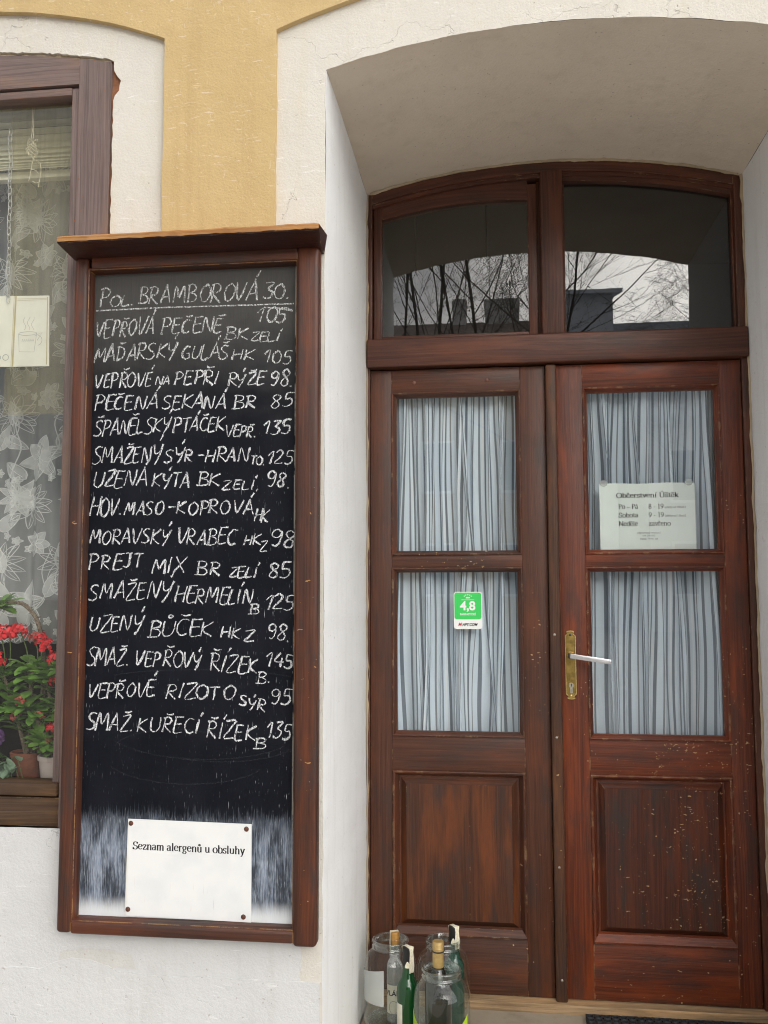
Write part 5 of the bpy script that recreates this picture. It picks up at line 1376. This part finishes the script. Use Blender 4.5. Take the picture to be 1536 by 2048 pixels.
for k in range(6): ribbon(b, [(cupx-.018+.006*k, cupz+.016), (cupx-.016+.006*k, cupz+.023), (cupx-.014+.006*k, cupz+.016)], .0006, .0974)
obj('pencil_drawing', b, M.setdefault('pencil', plain('grey_pencil', (.42, .42, .38), .8)), hs)
b = NB(); ribbon(b, arc(-.962, 2.118, .022, .016, 200, 330, 10), .0022, .0974); obj('blue_stroke', b, M.setdefault('blue_print', plain('blue_print', (.12, .30, .55), .6)), hs)
b = NB()
nlk = 26
for k in range(nlk):
    z = 2.135+.5*k/nlk; c = Vector((-.9000-.010*k/nlk+.0015*math.sin(k), .094, z))
    pts = []
    for q in range(13):
        a = 2*PI*q/12; u, v = .0050*math.cos(a), .0128*math.sin(a)
        pts.append(c+(Vector((u, 0, v)) if k % 2 == 0 else Vector((u*.35, u*.9, v))))
    tube(b, pts, .0011, 5, cap=False)
obj('chain', b, 'chain', hs)

# ------------------------------------------------------------------ plants on the inner sill
ZP = .832
def pot_bm(c, r0, r1, h):
    b = NB(); lathe(b, [(0, 0), (r0, 0), (r0+.002, .003), (r1*.97, h*.80), (r1*.975, h*.82), (r1*1.04, h*.83), (r1*1.06, h*.98), (r1*1.02, h), (r1*.94, h), (r1*.92, h*.9)], 32, c); return b
def soil_bm(c, r, z):
    b = NB(); lathe(b, [(0, z+.004), (r*.5, z+.003), (r, z)], 20, c); return b
def leaf_at(b, p, d, ln, wd, rr, curl=.3):
    d = Vector(d).normalized(); s = d.cross(Vector((rr.uniform(-.3, .3), rr.uniform(-.3, .3), 1))).normalized(); n = s.cross(d)
    st = [(0, .06), (.3, .55), (.65, 1.0), (.88, .72), (1.0, .12)]
    rows = []
    for t_, w_ in st:
        c = Vector(p)+d*(ln*t_)-n*(curl*ln*t_*t_*.5)
        rows.append([b.verts.new(c+s*(wd*w_*k)+n*(abs(k)*wd*.28*w_)) for k in (-1, 0, 1)])
    for i in range(4):
        for k in range(2): face(b, [rows[i][k], rows[i][k+1], rows[i+1][k+1], rows[i+1][k]])
def blossom(b, c, r, rr, mi=0):
    """a round head of small paired bracts"""
    for q in range(26):
        a = rr.uniform(0, 2*PI); e = rr.uniform(-.4, 1.2); dd = Vector((math.cos(a)*math.cos(e), math.sin(a)*math.cos(e)-.35, math.sin(e))).normalized()
        o = Vector(c)+dd*r*rr.uniform(.55, 1.0)
        u = dd.orthogonal().normalized(); u = Matrix.Rotation(rr.uniform(0, 6.3), 3, dd) @ u; v = dd.cross(u)
        rp = r*rr.uniform(.30, .44)
        for sg in (1, -1):
            pts = [o]+[o+(u*sg*(1+math.cos(a2))*.55+v*math.sin(a2)*.62)*rp+dd*rp*.25 for a2 in [PI-.9*k for k in range(1, 7)]]
            face(b, [b.verts.new(p) for p in pts], None, mi)
def thorn_plant(label, cx, cy_, potm, stems, heads, seed, r=.044):
    rr = random.Random(seed)
    t = thing('flowering_plant', label, 'plant', (cx, cy_, ZP), 'red flowering plants on the window sill')
    c = (cx, cy_, ZP)
    obj('pot', pot_bm(c, r*.78, r, .072), potm, t, smooth=.7)
    obj('soil', soil_bm(c, r*.92, .064), 'soil', t)
    sm = NB(); lf = NB()
    for pts, rad, lv in stems:
        sp = smoothpath(pts, 7); n = len(sp)
        tube(sm, sp, [rad*(1.15-.45*i/n) for i in range(n)], 7)
        for i in range(1, n-1):
            for _ in range(2):
                a = rr.uniform(0, 6.3); d = Vector((math.cos(a), math.sin(a), rr.uniform(-.2, .6))).normalized()
                o = sp[i]+d*rad*.8; u = d.orthogonal().normalized()*rad*.28; w_ = d.cross(u)
                v3 = [sm.verts.new(o+u), sm.verts.new(o-u*.5+w_), sm.verts.new(o-u*.5-w_)]; tip = sm.verts.new(o+d*rad*1.6)
                for k in range(3): face(sm, [v3[k], v3[(k+1) % 3], tip])
        for i in range(n):
            t_ = i/(n-1)
            if t_ < 1-lv: continue
            for _ in range(5 if t_ > .8 else 3):
                a = rr.uniform(0, 6.3); leaf_at(lf, sp[i], (math.cos(a), math.sin(a)*.8-.15, rr.uniform(-.15, .8)), rr.uniform(.045, .075), rr.uniform(.011, .017), rr, rr.uniform(.1, .7))
    obj('stem', sm, 'thorn_stem', t); obj('leaves', lf, 'leaf', t, smooth=3.2)
    for (fx, fy, fz, fr_, base) in heads:
        b = NB(); blossom(b, (fx, fy, fz), fr_*1.35, rr, 1); tube(b, smoothpath([base, ((base[0]+fx)/2+.006, (base[1]+fy)/2, (base[2]+fz)/2), (fx, fy, fz)], 4), .0017, 5, 0)
        obj('flower_head', b, ['green_stem', 'petal_red' if fr_ > .012 else 'petal_pink'], t)
    return t
thorn_plant('red flowering thorny plant in the pale pot beside the window stile', -.752, .150, 'pot', [
    ([(-.756, .15, .895), (-.778, .148, .945), (-.806, .146, .995), (-.832, .148, 1.030)], .0060, .35),
    ([(-.748, .152, .895), (-.752, .150, .960), (-.748, .15, 1.040), (-.760, .148, 1.12)], .0058, .45),
    ([(-.762, .158, .895), (-.772, .165, .99), (-.790, .17, 1.08), (-.806, .168, 1.130)], .0060, .40),
    ([(-.742, .145, .895), (-.722, .14, .955), (-.712, .14, 1.05), (-.722, .14, 1.14)], .0055, .5),
    ([(-.752, .140, .895), (-.765, .135, .925), (-.772, .13, .945)], .0048, .8)],
    [(-.7780, .140, 1.1860, .017, (-.770, .150, 1.13)), (-.7550, .135, 1.1550, .016, (-.757, .148, 1.11)), (-.7450, .130, 1.0980, .016, (-.748, .15, 1.05)), (-.7330, .13, 1.166, .010, (-.73, .14, 1.12)),
     (-.7530, .128, .9750, .013, (-.752, .145, .94)), (-.7400, .130, .985, .010, (-.745, .145, .945)), (-.790, .128, 1.0080, .011, (-.785, .145, .965)), (-.760, .125, .944, .0085, (-.765, .14, .925))], 5)
thorn_plant('red flowering thorny plant in the brown pot behind, further from the window stile', -.850, .190, 'pot_brown', [
    ([(-.850, .19, .895), (-.842, .186, 1.00), (-.846, .18, 1.09), (-.838, .178, 1.135)], .0060, .45),
    ([(-.856, .19, .895), (-.884, .18, 1.00), (-.908, .17, 1.08), (-.925, .165, 1.13)], .0058, .45),
    ([(-.844, .195, .895), (-.815, .185, 1.03), (-.806, .175, 1.13), (-.822, .17, 1.245), (-.862, .165, 1.300), (-.905, .16, 1.305), (-.940, .16, 1.29)], .0066, .08),
    ([(-.852, .18, .895), (-.868, .17, .97), (-.872, .16, 1.03)], .005, .6),
    ([(-.85, .18, .895), (-.835, .165, .96), (-.815, .155, 1.02)], .005, .55)],
    [(-.9200, .150, 1.2190, .020, (-.915, .165, 1.12)), (-.8950, .150, 1.2230, .019, (-.905, .165, 1.11)), (-.8630, .150, 1.2270, .019, (-.85, .175, 1.13)), (-.8050, .150, 1.2060, .015, (-.815, .17, 1.14)), (-.9250, .14, 1.1500, .018, (-.915, .16, 1.08)),
     (-.8530, .140, 1.0460, .012, (-.862, .15, 1.01)), (-.8640, .138, 1.0020, .010, (-.862, .15, .98)), (-.826, .15, 1.212, .012, (-.82, .165, 1.15))], 9, .046)
rr = random.Random(3)
pn = thing('pansy', 'dark violet pansy in a small dark pot on the window sill', 'plant', (-.915, .115, ZP))
obj('pot', pot_bm((-.915, .115, ZP), .026, .034, .050), 'pot_dark', pn, smooth=.7)
b = NB()
for q in range(26):
    a = rr.uniform(0, 6.3); leaf_at(b, (-.915+.012*math.cos(a), .115+.012*math.sin(a), ZP+.045+rr.uniform(0, .02)), (math.cos(a), math.sin(a), rr.uniform(.2, 1.2)), rr.uniform(.025, .045), .011, rr, .5)
obj('leaves', b, 'leaf_deep', pn, smooth=3.2)
for fx, fz, fy in ((-.903, .922, .092), (-.935, .930, .095), (-.888, .955, .10)):
    b = NB()
    for k, (a, r_) in enumerate(((90-32, .017), (90+32, .017), (200, .015), (340, .015), (270, .018))):
        a = math.radians(a); cx, cz = fx+r_*.62*math.cos(a), fz+r_*.62*math.sin(a)
        face(b, [b.verts.new((cx+r_*.72*math.cos(q*PI/6), fy-.0008*k-.003*math.sin(q), cz+r_*.72*math.sin(q*PI/6))) for q in range(12)], None, 0)
    dome(b, (fx, fy-.005, fz), .0025, .002, 8, 1)
    tube(b, [(fx, fy, fz), (fx-.004, fy+.01, fz-.04), (-.915, .115, ZP+.05)], .0014, 5, 2)
    obj('flower', b, ['petal_violet', 'white_print', 'green_stem'], pn)
ty = thing('trailing_plant', 'trailing plant with silvery green leaves in a small dark pot on the window sill', 'plant', (-.868, .105, ZP))
obj('pot', pot_bm((-.868, .105, ZP), .022, .028, .040), 'pot_dark', ty, smooth=.7)
b = NB(); s_ = NB()
for q in range(9):
    a = rr.uniform(0, 6.3); dx_, dy_ = math.cos(a)*.05, -abs(math.sin(a))*.02
    pts = smoothpath([(-.868, .105, ZP+.04), (-.868+dx_*.6, .100+dy_, ZP+.060+rr.uniform(0, .02)), (-.868+dx_*1.1, .090+dy_, ZP+.030), (-.868+dx_*1.2, .088+dy_, ZP+.015)], 5)
    tube(s_, pts, .0012, 5)
    for i in range(2, len(pts), 3): leaf_at(b, pts[i], (rr.uniform(-1, 1), -.6, rr.uniform(-.7, .3)), rr.uniform(.026, .042), .011, rr, .4)
obj('leaves', b, 'leaf_grey', ty, smooth=3.2); obj('stem', s_, 'green_stem', ty)

# ------------------------------------------------------------------ across the street, mirrored in the panes
def far_house(label, x0, x1, y0, y1, eave, ridge, wallm, roofm, chim, wins, parapet=False):
    t = thing('house', label, 'house', ((x0+x1)/2, (y0+y1)/2, 0), 'houses across the street')
    b = NB(); plank(b, x0, x1, y0, y1, 0, eave, 'z', 0)
    ym = (y0+y1)/2
    if not parapet:
        for x in (x0, x1): face(b, [b.verts.new((x, y0, eave)), b.verts.new((x, y1, eave)), b.verts.new((x, ym, ridge))])
    obj('wall', b, wallm, t)
    b = NB()
    if parapet: plank(b, x0-.02, x1+.02, y0-.02, y1+.02, eave, ridge, 'z', .02)
    else:
        for ya, yb_ in ((y1+.5, ym), (y0-.5, ym)):
            quad(b, (x0-.3, ya, eave-.15), (x1+.3, ya, eave-.15), (x1+.3, yb_, ridge+.1), (x0-.3, yb_, ridge+.1)); quad(b, (x0-.3, ya, eave-.30), (x1+.3, ya, eave-.30), (x1+.3, yb_, ridge-.05), (x0-.3, yb_, ridge-.05)); quad(b, (x0-.3, ya, eave-.15), (x1+.3, ya, eave-.15), (x1+.3, ya, eave-.30), (x0-.3, ya, eave-.30))
    rf = obj('roof', b, roofm, t)
    for (cx, cw, cz) in chim:
        b = NB(); plank(b, cx-cw/2, cx+cw/2, ym-.5, ym+.3, ridge-.6, cz, 'z', .01); plank(b, cx-cw/2-.03, cx+cw/2+.03, ym-.53, ym+.33, cz-.16, cz-.08, 'x', .01); obj('chimney', b, 'facade', rf)
    for wz in wins:
        n = int((x1-x0)//2.2)
        for k in range(n):
            wx = x0+(x1-x0)*(k+.5)/n
            b = NB(); plank(b, wx-.55, wx+.55, y1, y1+.05, wz-.08, wz+1.68, 'z', .01); w_ = obj('window', b, 'white_print', t)
            b = NB(); plank(b, wx-.45, wx+.45, y1+.04, y1+.06, wz, wz+1.6, 'z', 0); obj('pane', b, 'black_glass', w_)
    return t
far_house('long ochre house with a dark tiled roof mirrored in the left top light', -10.5, 2.5, -38, -26, 8.4, 12.0, 'facade_ochre', 'roof', [(-.85, .55, 13.0), (.85, 1.35, 12.95)], (1.2, 4.6))
far_house('slate grey block with a flat top mirrored in the right top light', 3.0, 4.95, -34, -30, 12.6, 12.95, 'facade_grey', 'facade_grey', [], (1.2, 4.6))
far_house('low pale house with a slate roof mirrored at the right edge of the top light', 5.4, 15.0, -38, -26, 7.0, 11.75, 'facade', 'slate', [], (1.2, 4.2))

def bare_tree(label, x, y, h, r, seed, spread=.5, lean=(0, 0), depth=4, start=.38):
    rr = random.Random(seed)
    t = thing('bare_tree', label, 'tree', (x, y, 0), 'bare trees across the street')
    tk = NB(); cr = NB()
    def grow(b, p, d, ln, rad, lev):
        pts = [Vector(p)]; n = 5 if lev < 3 else 3
        dd = Vector(d)
        for i in range(n):
            dd = (dd+Vector((rr.uniform(-1, 1), rr.uniform(-1, 1), rr.uniform(-.4, .6)))*(.10 if lev == 0 else .16)).normalized()
            pts.append(pts[-1]+dd*(ln/n))
        tube(b, pts, [rad*(1-.72*i/n) for i in range(n+1)], 6 if lev == 0 else (4 if lev < 3 else 3), cap=False)
        if lev >= depth: return
        m = (18 if lev == 0 else (6 if lev < 3 else 4))
        for k in range(m):
            f = start+(1-start)*(k+rr.random())/m if lev == 0 else .2+.8*(k+rr.random())/m
            i = min(n-1, int(f*n)); q = pts[i].lerp(pts[i+1], f*n-i)
            a = rr.uniform(0, 2*PI); up_ = rr.uniform(.35, 1.1)
            nd = (dd*up_+Vector((math.cos(a), math.sin(a), .15))*spread*1.3).normalized()
            grow(cr, q, nd, ln*(.34 if lev == 0 else .55)*rr.uniform(.7, 1.1)*(1.25-.6*f), max(.0028, rad*(1-.7*f)*.42), lev+1)
    if seed == 47: start = .30
    grow(tk, (x, y, 0), Vector((lean[0], lean[1], 1)).normalized(), h, r, 0)
    obj('trunk', tk, 'bark', t); obj('crown', cr, 'bark', t)
TR = [(-1.75, -12.0, 11.5, .050, .5, (-.03, 0)), (-1.05, -10.6, 11.0, .046, .42, (-.02, 0)), (-.62, -11.4, 12.0, .055, .40, (.01, 0)), (-.20, -10.4, 11.0, .050, .38, (.0, 0)), (.12, -12.2, 11.6, .050, .38, (.01, 0)), (.52, -11.0, 12.0, .060, .42, (.01, 0)), (.92, -12.6, 11.5, .052, .45, (.02, 0)), (1.15, -10.6, 10.0, .085, .75, (.10, 0)), (4.6, -15.5, 7.6, .055, .7, (.05, 0)), (-3.0, -14.0, 11.0, .08, .6, (0, 0))]
desc = ['slim bare tree leftmost in the mirrored row', 'thin bare tree beside the leftmost mirrored trunk', 'tall bare tree over the left mirrored chimney', 'straight bare tree between the two mirrored chimneys', 'slim bare tree just left of the wide mirrored chimney', 'thick bare tree right of the wide mirrored chimney', 'slim bare tree by the mullion in the left top light', 'wide spreading bare tree mirrored in the right top light', 'small low bare tree mirrored at the right of the bright sky', 'broad bare tree far left across the street']
for k, (x, y, h, r, s, ln) in enumerate(TR): bare_tree(desc[k], x, y, h, r*.8, 40+k, s, ln)
